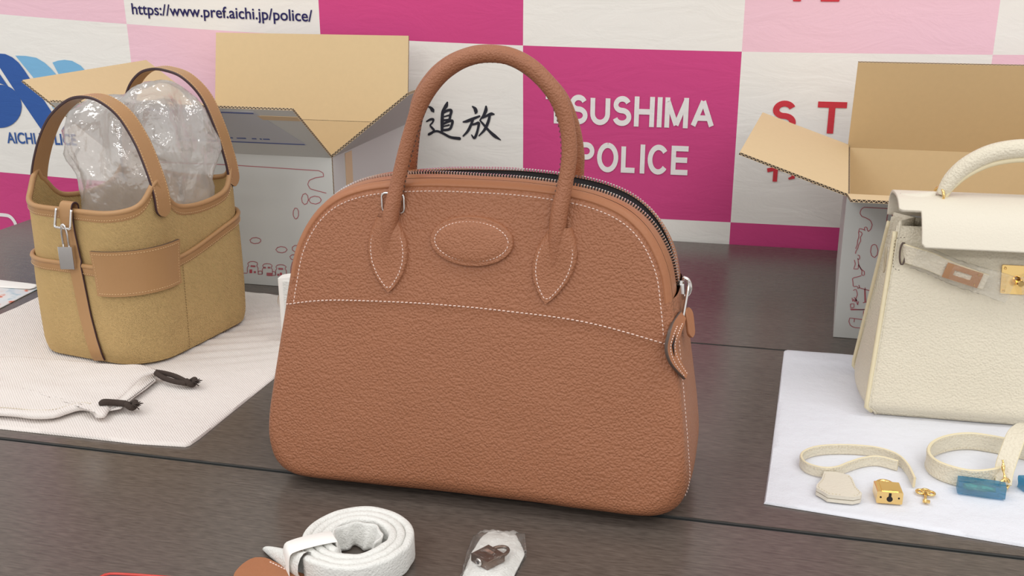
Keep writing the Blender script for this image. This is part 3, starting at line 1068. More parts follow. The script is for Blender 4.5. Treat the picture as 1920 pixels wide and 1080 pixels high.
def bag_face(back):
    mb = MB()
    vs = [(CC[0], ysurf(*CC, back=back), CC[1])]
    n = len(OUT)
    for r in rings:
        for p in OUT:
            x, z = CC + r * (p - CC)
            vs.append((x, ysurf(x, z, back), z))
    fs = [(0, 1 + j, 1 + (j + 1) % n) for j in range(n)]
    for i in range(len(rings) - 1):
        for j in range(n):
            a, b = 1 + i * n + j, 1 + i * n + (j + 1) % n
            fs.append((a, b, b + n, a + n))
    mb.add(vs, fs)
    for k, f in enumerate(mb.f):                 # smooth leather band along the zip
        x, _, z = np.mean([mb.v[i] for i in f], 0)
        d = math.hypot(x, z - CC[1])
        if z > 0.195 and np.interp(math.atan2(z - CC[1], x), _angs, _rads) - d < 0.0066: mb.mi[k] = 1
    return mb


bag_face(False).build('front_panel', [M['brown'], M['brown_strip']], bag)
bag_face(True).build('back_panel', [M['brown'], M['brown_strip']], bag)

# gusset round the base and lower sides, and the two zip bands over the top
ZIPZ = 0.196
idx = np.arange(len(OUT))
zip_i = [i for i in idx if OUT[i][1] > ZIPZ]                # runs right shoulder -> top -> left shoulder
low_i = [i for i in idx if i > zip_i[-1] - 1] + [i for i in idx if i <= zip_i[0]]
NRM = np.roll(OUT, -1, 0) - np.roll(OUT, 1, 0)
NRM = np.stack([NRM[:, 1], -NRM[:, 0]], 1)
NRM /= np.linalg.norm(NRM, axis=1)[:, None]


def edge_y(i):
    z = OUT[i][1]
    return bag_depth(z) - bag_roll(z)


mb = MB()
ks = np.linspace(-1, 1, 13)
vs, fs = [], []
for i in low_i:
    Y = edge_y(i)
    bul = 0.0035 * smooth01((OUT[i][1] - 0.01) / 0.03)
    for k in ks:
        p = OUT[i] + NRM[i] * bul * (1 - k ** 4)
        vs.append((p[0], k * (Y + 0.0005), p[1]))
m = len(ks)
for i in range(len(low_i) - 1):
    for j in range(m - 1):
        fs.append((i * m + j, i * m + j + 1, (i + 1) * m + j + 1, (i + 1) * m + j))
mb.add(vs, fs)
mb.build('gusset', M['brown'], bag)

nz = len(zip_i)


def zgap(qn):                                               # qn: 0 at the right shoulder (slider), 1 at the left shoulder
    a = (1 - qn)
    return 0.0011 if a < 0.34 else 0.0011 + 0.0080 * max(0, math.sin(math.pi * min(1, (a - 0.34) / 0.66))) ** 0.75


teeth = MB()
for s, nm in ((-1, 'zip_band'), (1, 'zip_band')):
    vs, fs = [], []
    for a, i in enumerate(zip_i):
        Y, g = edge_y(i), zgap(a / (nz - 1))
        for k in np.linspace(0, 1, 7):
            h = 0.0012 * math.sin(math.pi * k) + (0.0030 if s > 0 else -0.0004) * k * k * min(1, (g - 0.0011) / 0.007)
            p = OUT[i] + NRM[i] * h
            vs.append((p[0], s * (Y + (g - Y) * k), p[1]))
    for a in range(nz - 1):
        for j in range(6):
            fs.append((a * 7 + j, a * 7 + j + 1, (a + 1) * 7 + j + 1, (a + 1) * 7 + j))
    mb = MB(); mb.add(vs, fs); mb.build(nm, M['brown_strip'], bag)
    P = []
    for a, i in enumerate(zip_i):
        g = zgap(a / (nz - 1)); h = 0.0014 + (0.0030 if s > 0 else -0.0004) * min(1, (g - 0.0011) / 0.007)
        P.append((OUT[i][0] + NRM[i][0] * h, s * g, OUT[i][1] + NRM[i][1] * h))
    P = np.array(P)
    Nn = np.array([(NRM[i][0], 0, NRM[i][1]) for i in zip_i])
    L = np.concatenate([[0], np.cumsum(np.linalg.norm(np.diff(P, axis=0), axis=1))])
    stp = 0.0026
    for k in range(int(L[-1] / stp)):
        d = (k + (0.5 if s > 0 else 0)) * stp
        p = np.array([np.interp(d, L, P[:, c]) for c in range(3)])
        q_ = np.array([np.interp(d + 0.001, L, P[:, c]) for c in range(3)])
        n_ = np.array([np.interp(d, L, Nn[:, c]) for c in range(3)]); n_ /= np.linalg.norm(n_)
        t_ = q_ - p; t_ -= n_ * (t_ @ n_); t_ /= np.linalg.norm(t_) + 1e-9
        b_ = np.cross(n_, t_)
        teeth.box(p - np.array([0, s * 0.0004, 0]), (0.0013, 0.0030, 0.0022), ax=(t_, b_, n_))
teeth.build('zip_teeth', M['steel'], bag, smooth=False, fix=False, kind='stuff', label='silver zip teeth')
mb = MB()
vs, fs = [], []
for a, i in enumerate(zip_i):
    g = zgap(a / (nz - 1)); hh = 0.0030 * min(1, (g - 0.0011) / 0.007)
    for yy, dd in ((-g, -0.0012), (-g * 0.8, -0.006), (g * 0.8, -0.006), (g, hh - 0.0006)):
        p = OUT[i] + NRM[i] * dd
        vs.append((p[0], yy, p[1]))
fs = [(4 * a + j, 4 * a + j + 1, 4 * a + j + 5, 4 * a + j + 4) for a in range(nz - 1) for j in range(3)]
mb.add(vs, fs); mb.build('zip_gap_shade', M['dark_fill'], bag)  # dark trough painted as the shaded inside of the open bag

# thread runs on the front
FN = np.array([0, -1.0, 0.2])
inset = lambda i, e: OUT[i] - NRM[i] * e
P = []
for i in [j for j in idx if OUT[j][1] > 0.168]:
    x, z = inset(i, 0.0096); P.append((x, ysurf(x, z) - 0.0002, z))
stitches(P, FN).build('edge_stitching', M['stitch'], bag, smooth=False, kind='stuff')
P = [(x, ysurf(x, np.interp(x, SEAM_X, SEAM_Z) + 0.0018) - 0.0003, np.interp(x, SEAM_X, SEAM_Z) + 0.0018) for x in catmull([(a,) for a in np.linspace(-0.1745, 0.1725, 60)], 2)[:, 0]]
stitches(P, FN, spacing=0.0040, length=0.0030, w=0.0011, h=0.0008).build('seam_stitching', M['stitch'], bag, smooth=False, kind='stuff')
for e_, nm in ((0.004, 'gusset_stitching'),):
    P = [(OUT[i][0] + 0.0012, -edge_y(i) + 0.005, OUT[i][1]) for i in idx if OUT[i][0] > 0.15 and 0.02 < OUT[i][1] < 0.168]
    stitches(P, (1, -0.3, 0)).build(nm, M['stitch'], bag, smooth=False, kind='stuff')


def leaf(cx, lean, ztip, ztop, back=False):
    """pointed oval tab that carries a handle"""
    sg = 1 if back else -1
    tau = [0, 0.06, 0.14, 0.26, 0.40, 0.54, 0.68, 0.80, 0.90, 1.0]
    wid = [0.0004, 0.0048, 0.0090, 0.0138, 0.0172, 0.0184, 0.0176, 0.0150, 0.0118, 0.0085]
    mb = MB()
    nu, nv = 17, 34
    us = np.linspace(-1, 1, nu)

    def pt(u, t, extra):
        w = np.interp(t, tau, wid)
        z = ztip + (ztop - ztip) * t
        x = cx + lean * (t - 0.5) + w * u
        return x, z, ysurf(x, z, back) + sg * extra
    vs, fs = [], []
    for t in np.linspace(0, 1, nv):
        row = []
        x, z, y = pt(-1.02, t, -0.0005); row.append((x, y, z))
        for u in us:
            ex = 0.0028 + 0.0058 * smooth01((t - 0.12) / 0.8) * (1 - abs(u) ** 2.2) ** 1.0 * (0.3 + 0.7 * t)
            if abs(u) > 0.97: ex = 0.0024
            x, z, y = pt(u, t, ex); row.append((x, y, z))
        x, z, y = pt(1.02, t, -0.0005); row.append((x, y, z))
        vs += row
    w_ = nu + 2
    for i in range(nv - 1):
        for j in range(w_ - 1):
            fs.append((i * w_ + j, i * w_ + j + 1, (i + 1) * w_ + j + 1, (i + 1) * w_ + j))
    mb.add(vs, fs)
    o = mb.build('handle_tab', M['brown_fine'], bag)
    if not back:
        P = []
        for u, rng in ((-1, np.linspace(0.86, 0.07, 40)), (1, np.linspace(0.07, 0.86, 40))):
            for t in rng:
                w = np.interp(t, tau, wid)
                x, z, y = pt(u * max(0, (w - 0.0034)) / w, t, 0.0031 + 0.0012 * t); P.append((x, y, z))
        stitches(P, FN, spacing=0.0033, length=0.0024).build('tab_stitching', M['stitch'], o, smooth=False, kind='stuff')
    return o


def handle(pts, name='handle'):
    P = catmull([p[:3] for p in pts], 8)
    rad = catmull([(p[3],) for p in pts], 8)[:, 0]
    mb = MB(); mb.tube(P, rad, 18)
    o = mb.build(name, M['brown_handle'], bag)
    P2 = P[16:-16]
    T = np.gradient(P2, axis=0); T /= np.linalg.norm(T, axis=1)[:, None]
    N = np.cross(T, np.array([0, 1.0, 0]))
    c = np.array([0, 0, 0.28])
    sgn = np.sign(((c - P2) * N).sum(1))[:, None]
    stitches(P2 + N * sgn * 0.0066 + np.array([0, -0.0012, 0]), N * sgn, spacing=0.0045).build('handle_stitching', M['brown_edge'], o, smooth=False, kind='stuff')
    return o


LX, RX = -0.0800 + HX, 0.0680 + HX
for cx, lean in ((LX, -0.0045), (RX, 0.0100)):
    leaf(cx, lean, 0.1895, 0.2540)
    leaf(cx, lean, 0.1895, 0.2540, back=True)
h1, h2 = 0.0072, 0.0064
handle([(-0.0772, -0.0475, 0.208, 0.0020), (-0.0775, -0.0455, 0.222, 0.0045), (-0.0770, -0.0435, 0.236, 0.0066), (-0.0752, -0.0425, 0.250, h1), (-0.0725, -0.0405, 0.264, h1), (-0.0678, -0.0375, 0.285, h2), (-0.0617, -0.035, 0.3095, h2), (-0.0542, -0.034, 0.3335, h2),
        (-0.0445, -0.034, 0.3567, h1), (-0.0315, -0.034, 0.3738, h1), (-0.0174, -0.034, 0.3850, h1), (-0.0036, -0.034, 0.3914, h1), (0.0109, -0.034, 0.3942, h1), (0.0279, -0.034, 0.3933, h1),
        (0.0435, -0.034, 0.3872, h1), (0.0569, -0.034, 0.3769, h1), (0.0708, -0.034, 0.3601, h1), (0.0787, -0.034, 0.3382, h2), (0.0813, -0.035, 0.3154, h2), (0.0790, -0.0375, 0.292, h2), (0.0752, -0.0405, 0.270, h1), (0.0735, -0.0425, 0.252, h1), (0.0722, -0.0435, 0.236, 0.0066), (0.0715, -0.0455, 0.222, 0.0045), (0.0710, -0.0475, 0.208, 0.0020)])
handle([(-0.0775, 0.0475, 0.208, 0.0020), (-0.0780, 0.0455, 0.222, 0.0045), (-0.0790, 0.0430, 0.238, 0.0066), (-0.0805, 0.0410, 0.254, h1), (-0.0817, 0.034, 0.2708, h1), (-0.0798, 0.030, 0.2811, h2), (-0.0755, 0.022, 0.2991, h2), (-0.0680, 0.011, 0.3263, h2),
        (-0.0580, 0.001, 0.3520, h1), (-0.0436, -0.006, 0.3706, h1), (-0.0280, -0.011, 0.3827, h1), (-0.0127, -0.015, 0.3896, h1), (0.0032, -0.017, 0.3931, h1), (0.0213, -0.016, 0.3921, h1),
        (0.0368, -0.012, 0.3855, h1), (0.0507, -0.006, 0.3738, h1), (0.0660, 0.001, 0.3556, h1), (0.0752, 0.011, 0.3314, h2), (0.0780, 0.022, 0.3055, h2), (0.0769, 0.030, 0.2882, h2), (0.0752, 0.035, 0.272, h1), (0.0735, 0.0410, 0.254, h1), (0.0722, 0.0430, 0.237, 0.0066), (0.0715, 0.0455, 0.222, 0.0045), (0.0710, 0.0475, 0.208, 0.0020)])

# oval patch between the handles
ox, oz, oa, ob = -0.0045 + HX, 0.2375, 0.0368, 0.0208
mb = MB()
vs, fs = [], []
nn = 64
prof = [(1.015, -0.0006), (1.0, 0.0028), (0.975, 0.0034), (0.90, 0.0028), (0.86, 0.0029), (0.78, 0.0040), (0.6, 0.0046), (0.3, 0.0049)]
for r, h in prof:
    for a in np.linspace(0, 2 * math.pi, nn, endpoint=False):
        x, z = ox + oa * r * math.cos(a), oz + ob * (r if r < 0.95 else r) * math.sin(a)
        vs.append((x, ysurf(x, z) - h, z))
for i in range(len(prof) - 1):
    for j in range(nn):
        fs.append((i * nn + j, i * nn + (j + 1) % nn, (i + 1) * nn + (j + 1) % nn, (i + 1) * nn + j))
fs.append(tuple((len(prof) - 1) * nn + j for j in range(nn)))
mb.add(vs, fs)
ov = mb.build('oval_patch', M['brown_fine'], bag)
P = [(ox + (oa - 0.0042) * math.cos(a), 0, oz + (ob - 0.0042) * math.sin(a)) for a in np.linspace(0, 2 * math.pi, 90)]
P = [(x, ysurf(x, z) - 0.0032, z) for x, _, z in P]
stitches(P, FN, spacing=0.0031, length=0.0023).build('patch_stitching', M['stitch'], ov, smooth=False, kind='stuff')

# steel loop behind the left handle foot
ring = rounded_rect(0.0100, 0.0085, 0.0035, 5)
P = [(-0.0765 + HX + x, ysurf(-0.0765, 0.266) - 0.0030 - 0.02 * (z), 0.266 + z) for x, z in ring]
mb = MB(); mb.tube(resample(P, n=48, closed=True), 0.0011, 8, closed=True)
mb.build('strap_ring', M['steel'], bag, label='flat steel ring')

# zip slider and leather pull hanging at the right end
ie = zip_i[0]
sx_, sz_ = OUT[ie][0] + 0.002, OUT[ie][1]
mb = MB()
body = [(-0.0045, -0.0075), (0.0045, -0.0075), (0.0052, -0.002), (0.0042, 0.0065), (0, 0.0088), (-0.0042, 0.0065), (-0.0052, -0.002)]
mb.slab(body, 0.0035, 0.0005, fn=lambda x, y, z: (sx_ + 0.001 + z + 0.28 * -y * 0.3, x, sz_ + y - 0.004))
o = mb.build('zip_slider', M['steel'], bag, smooth=False)
bv = o.modifiers.new('bevel', 'BEVEL'); bv.width = 0.0007; bv.segments = 2
mb = MB()
P = [(sx_ + 0.004 + 0.0058 * math.sin(a), -0.001, sz_ - 0.001 + 0.0085 * math.cos(a)) for a in np.linspace(-0.2, math.pi + 0.2, 14)]
mb.tube(P, 0.0018, 8)
mb.build('slider_bridge', M['steel'], o)
mb = MB()
P = resample([(0.1815 + 0.10 * z, -0.020 + 0.9 * x + 1.5 * z * -0.0 - 0.9 * -z * 1.0, 0.1890 + z + 0.55 * x) for x, z in rounded_rect(0.0042, 0.0125, 0.003, 4)], n=36, closed=True)
mb.tube(P, 0.0012, 8, closed=True)
mb.build('puller_ring', M['steel'], bag)
pull = catmull([(0.1800, -0.0330, 0.181), (0.1755, -0.0510, 0.172), (0.1735, -0.0575, 0.161), (0.1775, -0.0580, 0.149), (0.1865, -0.0530, 0.134)], 8)
mb = MB()
mb.strap(pull, (0.45, 0.9, 0), np.interp(np.linspace(0, 1, len(pull)), [0, 0.3, 0.7, 1], [0.009, 0.017, 0.015, 0.007]), 0.0032, 0, 1)
o = mb.build('zip_pull', [M['brown_strip'], M['brown_edge']], bag, auto=0.6, label='leather zip pull with a dark edge')
side = np.array([0.45, 0.9, 0]); side /= np.linalg.norm(side)
for k in (-1, 1):
    P = [p + side * k * 0.0052 * s_ + np.array([0.9, -0.45, 0]) * 0.0018 for p, s_ in zip(pull[4:], np.linspace(0.8, 0.5, len(pull) - 4))]
    stitches(P, (0.9, -0.45, 0), spacing=0.0026, length=0.0019).build('pull_stitching', M['stitch'], o, smooth=False, kind='stuff')
P = [pull[9] + np.array([0.9, -0.45, 0]) * 0.0017, pull[15] + np.array([0.9, -0.45, 0]) * 0.0017, pull[21] + np.array([0.9, -0.45, 0]) * 0.0017]
mb = MB(); mb.tube(P, [0.0003, 0.0012, 0.0003], 6); mb.build('pull_slit', M['dark_fill'], o)
tagp = catmull([(0.1835, -0.020, 0.184), (0.1860, -0.024, 0.174), (0.1885, -0.028, 0.160)], 8)
mb = MB(); mb.strap(tagp, (0.35, 0.93, 0), 0.0125, 0.0026, 0, 0, round_ends=True)
mb.build('zip_end_tab', M['brown_strip'], bag, auto=0.6)
for fx in (-0.14, 0.14):
    for fy in (-0.040, 0.040):
        mb = MB(); mb.lathe([(0.006, 0.0003), (0.007, 0.002), (0.0065, 0.0055)], (fx, fy, 0), 16); mb.build('foot', M['steel'], bag)


# ================================================================== MUSTARD CANVAS BUCKET BAG
PX, PY, PR = -0.755, 1.134, R(-9.1)
pic = thing('bucket_bag', 'mustard canvas bucket bag with tan leather handles, stuffed with clear plastic', 'handbag', (PX, PY, 0.004), PR)
PA, PB, PC = 0.092, 0.110, 0.050       # half width, half depth, corner radius
_f, _c, _s = PA - PC, PC * math.pi / 2, 2 * (PB - PC)
PER = 4 * _c + 4 * _f + 2 * _s


def wall(s, z=0.0, off=0.0):
    """point on the bag's wall: s metres round from the middle of the front (right is positive)"""
    sg = 1
    s = (s + PER / 2) % PER - PER / 2
    if s < 0: sg, s = -1, -s
    r = PC + off
    if s < _f:
        x, y = s, -PB - off
    elif s < _f + _c:
        a = (s - _f) / PC
        x, y = _f + r * math.sin(a), -(PB - PC) - r * math.cos(a)
    elif s < _f + _c + _s:
        x, y = PA + off, -(PB - PC) + (s - _f - _c)
    elif s < _f + 2 * _c + _s:
        a = (s - _f - _c - _s) / PC
        x, y = _f + r * math.cos(a), (PB - PC) + r * math.sin(a)
    else:
        x, y = _f - (s - _f - 2 * _c - _s), PB + off
    k = 1.0 - 0.022 * smooth01(1 - z / 0.014)             # base tucks in a little
    k *= 1 + 0.012 * mnoise.noise(Vector((s * 9 * sg, z * 9, 4.2)))
    return np.array([sg * x * k, y * k, z])


EAR1, EAR2 = _f + _c - 0.001, _f + _c + _s + 0.030


def rim(s):
    s = abs((s + PER / 2) % PER - PER / 2)
    lo = 0.186 if s < EAR1 else (0.176 if s < EAR2 else 0.186)
    e = max(math.exp(-((s - EAR1) / 0.017) ** 2), math.exp(-((s - EAR2) / 0.017) ** 2))
    w = math.exp(-((s - EAR1) / 0.04) ** 2) + math.exp(-((s - EAR2) / 0.04) ** 2)
    return lo + 0.024 * e + 0.010 * min(1, w)


SS = np.linspace(-PER / 2, PER / 2, 161)[:-1]
mb = MB()
mb.grid(lambda s, v: wall(s, 0.0015 + (rim(s) - 0.0015) * v, 0), SS, np.linspace(0, 1, 30), closed_u=True)
mb.grid(lambda s, v: wall(s, 0.0015 + (rim(s) - 0.0015) * v, -0.003), SS, np.linspace(0, 1, 16), closed_u=True, flip=True)
nS = len(SS)
bt = [wall(s, 0.0015) for s in SS]
mb.add(bt, [tuple(range(nS))])
mb.build('canvas_body', M['canvas'], pic, fix=True)
# leather piping round the rim
mb = MB()
mb.tube([wall(s, rim(s) - 0.001, -0.0012) for s in SS], 0.0036, 8, closed=True)
mb.build('rim_piping', M['tan'], pic)
mb = MB()
mb.grid(lambda s, v: wall(s, rim(s) - 0.001 - 0.010 * v, 0.0016 - 0.0012 * v), SS, [0, 0.6, 0.95, 1.0], closed_u=True)
o = mb.build('rim_binding', M['tan'], pic)
stitches([wall(s, rim(s) - 0.0085, 0.0012) for s in np.linspace(-0.28, 0.28, 220)], np.array([wall(s, 0, 1.0) - wall(s, 0, 0) for s in np.linspace(-0.28, 0.28, 220)]), spacing=0.0034, length=0.0022).build('rim_stitching', M['tan_stitch'], o, smooth=False, kind='stuff')


def pocket_z(s):
    return 0.1215 + 0.026 * smooth01((s - 0.13) / 0.16)


PS = np.linspace(-0.30, 0.30, 130)
mb = MB()
mb.grid(lambda s, v: wall(s, 0.0018 + (pocket_z(s) - 0.0018) * v, 0.0030 + 0.0012 * math.sin(math.pi * v)), PS, np.linspace(0, 1, 18))
mb.build('pocket_band', M['canvas'], pic)
mb = MB()
P = [wall(s, pocket_z(s) - 0.0005, 0.0036) for s in PS]
mb.tube(P, 0.0030, 8)
mb.grid(lambda s, v: wall(s, pocket_z(s) - 0.001 - 0.010 * v, 0.0056 - 0.0008 * v), PS, [0, 0.5, 0.95, 1.0])
o = mb.build('pocket_piping', M['tan'], pic)
NP = np.array([wall(s, 0, 1.0) - wall(s, 0, 0) for s in PS])
stitches([wall(s, pocket_z(s) - 0.0090, 0.0056) for s in PS], NP, spacing=0.0034, length=0.0022).build('pocket_stitching', M['tan_stitch'], o, smooth=False, kind='stuff')
SEAMS = _f + _c + 0.020
P = [wall(SEAMS + 0.003 * (z / 0.12), z, 0.0046) for z in np.linspace(0.004, 0.125, 40)]
stitches(P, wall(SEAMS, 0, 1.0) - wall(SEAMS, 0, 0), spacing=0.0034, length=0.0024, w=0.0008, h=0.0005).build('pocket_seam', M['seam_thread'], pic, smooth=False, kind='stuff')

# belt strap down the front, with its dark edge
sb = lambda z: float(np.interp(z, [0.0, 0.03, 0.06, 0.12, 0.16, 0.2], [0.024, 0.017, 0.012, 0.006, 0.001, 0.0]))
P, Wd = [], []
for z in np.linspace(0.187, 0.004, 40):
    P.append(wall(sb(z), z, 0.0062 if z < 0.125 else 0.0040)); Wd.append((1, 0, 0))
mb = MB(); mb.strap(P, np.array(Wd), 0.0185, 0.0026, 0, 1)
mb.build('front_strap', [M['tan'], M['tan_edge']], pic, auto=0.6, label='tan leather strap with a dark edge')
# loop over the rim
rz = rim(0.0)
lp = [(-0.006, rz - 0.020), (-0.0065, rz - 0.004), (-0.0050, rz + 0.006), (-0.0005, rz + 0.0090), (0.0045, rz + 0.006), (0.0050, rz - 0.004), (0.0048, rz - 0.016)]
P = catmull([wall(0, 0) + np.array([0, y, z]) for y, z in lp], 5)
mb = MB(); mb.strap(P, (1, 0, 0), 0.0185, 0.0026, 0, 1)
mb.build('strap_loop', [M['tan'], M['tan_edge']], pic, auto=0.6)
# steel stirrup and hanging padlock
base = wall(0, 0) + np.array([0, -0.0105, 0])
P = resample([base + np.array(p) for p in [(-0.0105, 0.001, rz + 0.003), (-0.0135, -0.002, rz - 0.019), (0.0110, -0.003, rz - 0.019), (0.0120, 0.001, rz + 0.003)]], n=30)
mb = MB(); mb.tube(P, 0.0016, 8)
mb.build('stirrup', M['steel'], pic, label='polished steel stirrup')
lock = base + np.array([0.0015, -0.003, rz - 0.019])
mb = MB()
P = catmull([lock + np.array(p) for p in [(-0.0042, 0.0, -0.024), (-0.0040, -0.0005, -0.006), (-0.002, -0.001, 0.0035), (0.002, -0.001, 0.0035), (0.0042, -0.0005, -0.006), (0.0044, 0.0, -0.024)]], 6)
mb.tube(P, 0.0014, 8)
o = mb.build('padlock_shackle', M['steel'], pic)
mb = MB()
mb.slab(rounded_rect(0.0088, 0.0050, 0.0012, 3), 0.0270, -0.048, fn=lambda x, y, z: lock + np.array([x * math.cos(0.35) - y * math.sin(0.35), x * math.sin(0.35) + y * math.cos(0.35), z]))
o = mb.build('padlock_body', M['steel'], pic, smooth=False, label='small steel padlock')
bv = o.modifiers.new('bevel', 'BEVEL'); bv.width = 0.0008; bv.segments = 2
# leather patch on the front corner
mb = MB()
us, vv = np.linspace(0, 1, 26), np.linspace(0, 1, 10)
pz = lambda u, v: (0.037 + 0.096 * u, 0.0885 + 0.055 * v + 0.003 * u)


def patch(u, v, off):
    s, z = pz(u, v); return wall(s, z, off + 0.004 * v * v)


mb.grid(lambda u, v: patch(u, v, 0.0088), us, vv)
mb.grid(lambda u, v: patch(u, v, 0.0050), us, vv, flip=True)
for v, fl in ((0, 0), (1, 1)):
    mb.grid(lambda u, w, v=v: patch(u, v, 0.0050 + 0.0038 * w), us, [0, 1], mi=1)
for u in (0, 1):
    mb.grid(lambda v, w, u=u: patch(u, v, 0.0050 + 0.0038 * w), vv, [0, 1], mi=1)
bmo = mb.build('leather_patch', [M['tan'], M['brown_edge']], pic, auto=0.7, label='blank tan leather patch')
P = [patch(u, 0.06, 0.0090) for u in np.linspace(0.03, 0.97, 30)] + [patch(0.97, v, 0.0090) for v in np.linspace(0.06, 0.94, 14)] + [patch(u, 0.94, 0.0090) for u in np.linspace(0.97, 0.03, 30)] + [patch(0.03, v, 0.0090) for v in np.linspace(0.94, 0.06, 14)]
NP = [np.array([p[0] * 0.6, p[1], 0]) for p in P]
stitches(P, np.array(NP), spacing=0.0034, length=0.0023).build('patch_stitching', M['tan_stitch'], bmo, smooth=False, kind='stuff')


def flat_handle(pts, wd, label=None):
    P = catmull(pts, 8)
    mb = MB(); mb.strap(P, np.array(wd, float), 0.0245, 0.0036, 0, 1, round_ends=True)
    o = mb.build('handle', [M['tan'], M['tan_edge']], pic, auto=0.6)
    T = np.gradient(P, axis=0); T /= np.linalg.norm(T, axis=1)[:, None]
    w = np.array(wd, float); w /= np.linalg.norm(w)
    N = np.cross(T, w)
    c = P.mean(0)
    sg = np.sign(((P - c) * N).sum(1))[:, None]
    for k in (-1, 1):
        stitches((P + w * k * 0.0100 + N * sg * 0.0019)[6:-6], (N * sg)[6:-6], spacing=0.0034, length=0.0023).build('handle_stitching', M['tan_stitch'], o, smooth=False, kind='stuff')
    return o


v1 = wall(EAR1, 0)[1]
flat_handle([(-0.0940, v1, 0.172), (-0.0945, v1, 0.190), (-0.0930, v1, 0.208), (-0.0840, v1, 0.234), (-0.0680, v1, 0.264), (-0.0480, v1, 0.288), (-0.0190, v1, 0.307), (0.0060, v1, 0.312), (0.0290, v1, 0.308),
             (0.0540, v1, 0.292), (0.0740, v1, 0.263), (0.0870, v1, 0.230), (0.0935, v1, 0.206), (0.0950, v1, 0.190), (0.0950, v1, 0.176)], (0.05, 1, 0))
v2 = wall(EAR2, 0)[1]
flat_handle([(-0.0870, v2, 0.176), (-0.0875, v2, 0.195), (-0.0860, v2, 0.225), (-0.0770, v2, 0.268), (-0.0620, v2, 0.303), (-0.0430, v2, 0.322), (-0.0230, v2, 0.329), (-0.0010, v2, 0.329), (0.0270, v2, 0.321),
             (0.0540, v2, 0.297), (0.0720, v2, 0.258), (0.0820, v2, 0.224), (0.0860, v2, 0.203), (0.0870, v2, 0.183)], (-0.10, 1, 0))

# clear crumpled plastic pack inside
bmx = bmesh.new()
bmesh.ops.create_icosphere(bmx, subdivisions=5, radius=1.0)
for v in bmx.verts: v.co += Vector((random.uniform(-1, 1), random.uniform(-1, 1), random.uniform(-1, 1))) * 0.004
for v in bmx.verts:
    d = v.co.normalized()
    r = (abs(d.x) ** 3.2 + abs(d.y) ** 3.2 + abs(d.z) ** 2.8) ** (-1 / 3.0)
    p = Vector((d.x * r * 0.080, d.y * r * 0.062, d.z * r * 0.122))
    n1 = mnoise.noise(p * 16 + Vector((3, 1, 7)))
    n2 = mnoise.noise(p * 26 + Vector((9, 2, 5)))
    cr_ = 0.014 * n1 - 0.014 * abs(n2) - 0.022 * abs(mnoise.noise(Vector((p.x * 22, p.y * 22, p.z * 9)) + Vector((2, 8, 1)))) + 0.005
    p.x *= 1 + (0.15 if p.x > 0 else 0.30) * smooth01(p.z / 0.05)
    p += d * cr_ * (0.4 + 0.6 * smooth01((p.z + 0.05) / 0.1))
    p.z += 0.02 * max(0, p.x / 0.09) * smooth01(p.z / 0.1)
    v.co = p
me = bpy.data.meshes.new('plastic_pack'); bmx.to_mesh(me); bmx.free()
me.materials.append(M['film'])
me.polygons.foreach_set('use_smooth', [True] * len(me.polygons))
pp = bpy.data.objects.new('plastic_pack', me); COL.objects.link(pp)
pp.location = (PX + 0.004, PY + 0.020, 0.190); pp.rotation_euler = (0, 0, PR)
tag(pp, 'crumpled clear plastic stuffing inside the mustard canvas bag', 'plastic bag')

# ------------------------------------------------------------------ dust bag spread under it
def draped(name, outline_px, z0, thick, m, label, cat, nsub=26, wav=0.0012, hem=None, group=None, parent=None, ripple=None):
    """cloth laid on a surface: outline given where its edge meets the table"""
    P = np.array([onz(x, y, z0)[:2] for x, y in outline_px])
    P = resample(P, step=0.006, closed=True)
    c = P.mean(0)
    mb = MB()
    n = len(P)
    fr = [0.0] + list(np.linspace(0.06, 0.97, nsub)) + [0.995, 1.0]
    vs = [(c[0], c[1], z0 + thick)]
    for f_ in fr[1:]:
        for p in P:
            q_ = c + f_ * (p - c)
            w = wav * (0.6 + mnoise.noise(Vector((q_[0] * 14, q_[1] * 14, z0 * 9))))
            if ripple: w += ripple(q_[0], q_[1])
            vs.append((q_[0], q_[1], z0 + (thick + max(w, -thick * .6) if f_ < 0.998 else thick * 0.2)))
    for p in P: vs.append((p[0], p[1], z0 + 0.0001))
    fs = [(0, 1 + j, 1 + (j + 1) % n) for j in range(n)]
    for i in range(len(fr) - 1):
        for j in range(n):
            a, b = 1 + i * n + j, 1 + i * n + (j + 1) % n
            fs.append((a, b, b + n, a + n))
    fs.append(tuple(1 + (len(fr) - 1) * n + j for j in range(n))[::-1])
    mb.add(vs, fs)
    o = mb.build(name, m, parent, auto=1.0)
    return tag(o, label, cat, group)


dust = draped('dust_bag', [(-330, 790), (-100, 798), (0, 805), (160, 822), (255, 833), (352, 839), (374, 824), (440, 770), (515, 710), (540, 660), (536, 600), (534, 556), (500, 553), (457, 548), (400, 540), (330, 530),
                           (200, 522), (120, 528), (75, 557), (30, 580), (0, 592), (-150, 640)], 0.0002, 0.0014, M['cloth'], 'cream herringbone cotton dust bag spread flat under the mustard canvas bag', 'dust bag',
              ripple=lambda x, y: 0.0010 * math.sin((x * 0.55 - y) * 240) * smooth01((x + 0.72) / 0.08) * smooth01((y - 1.02) / 0.06))

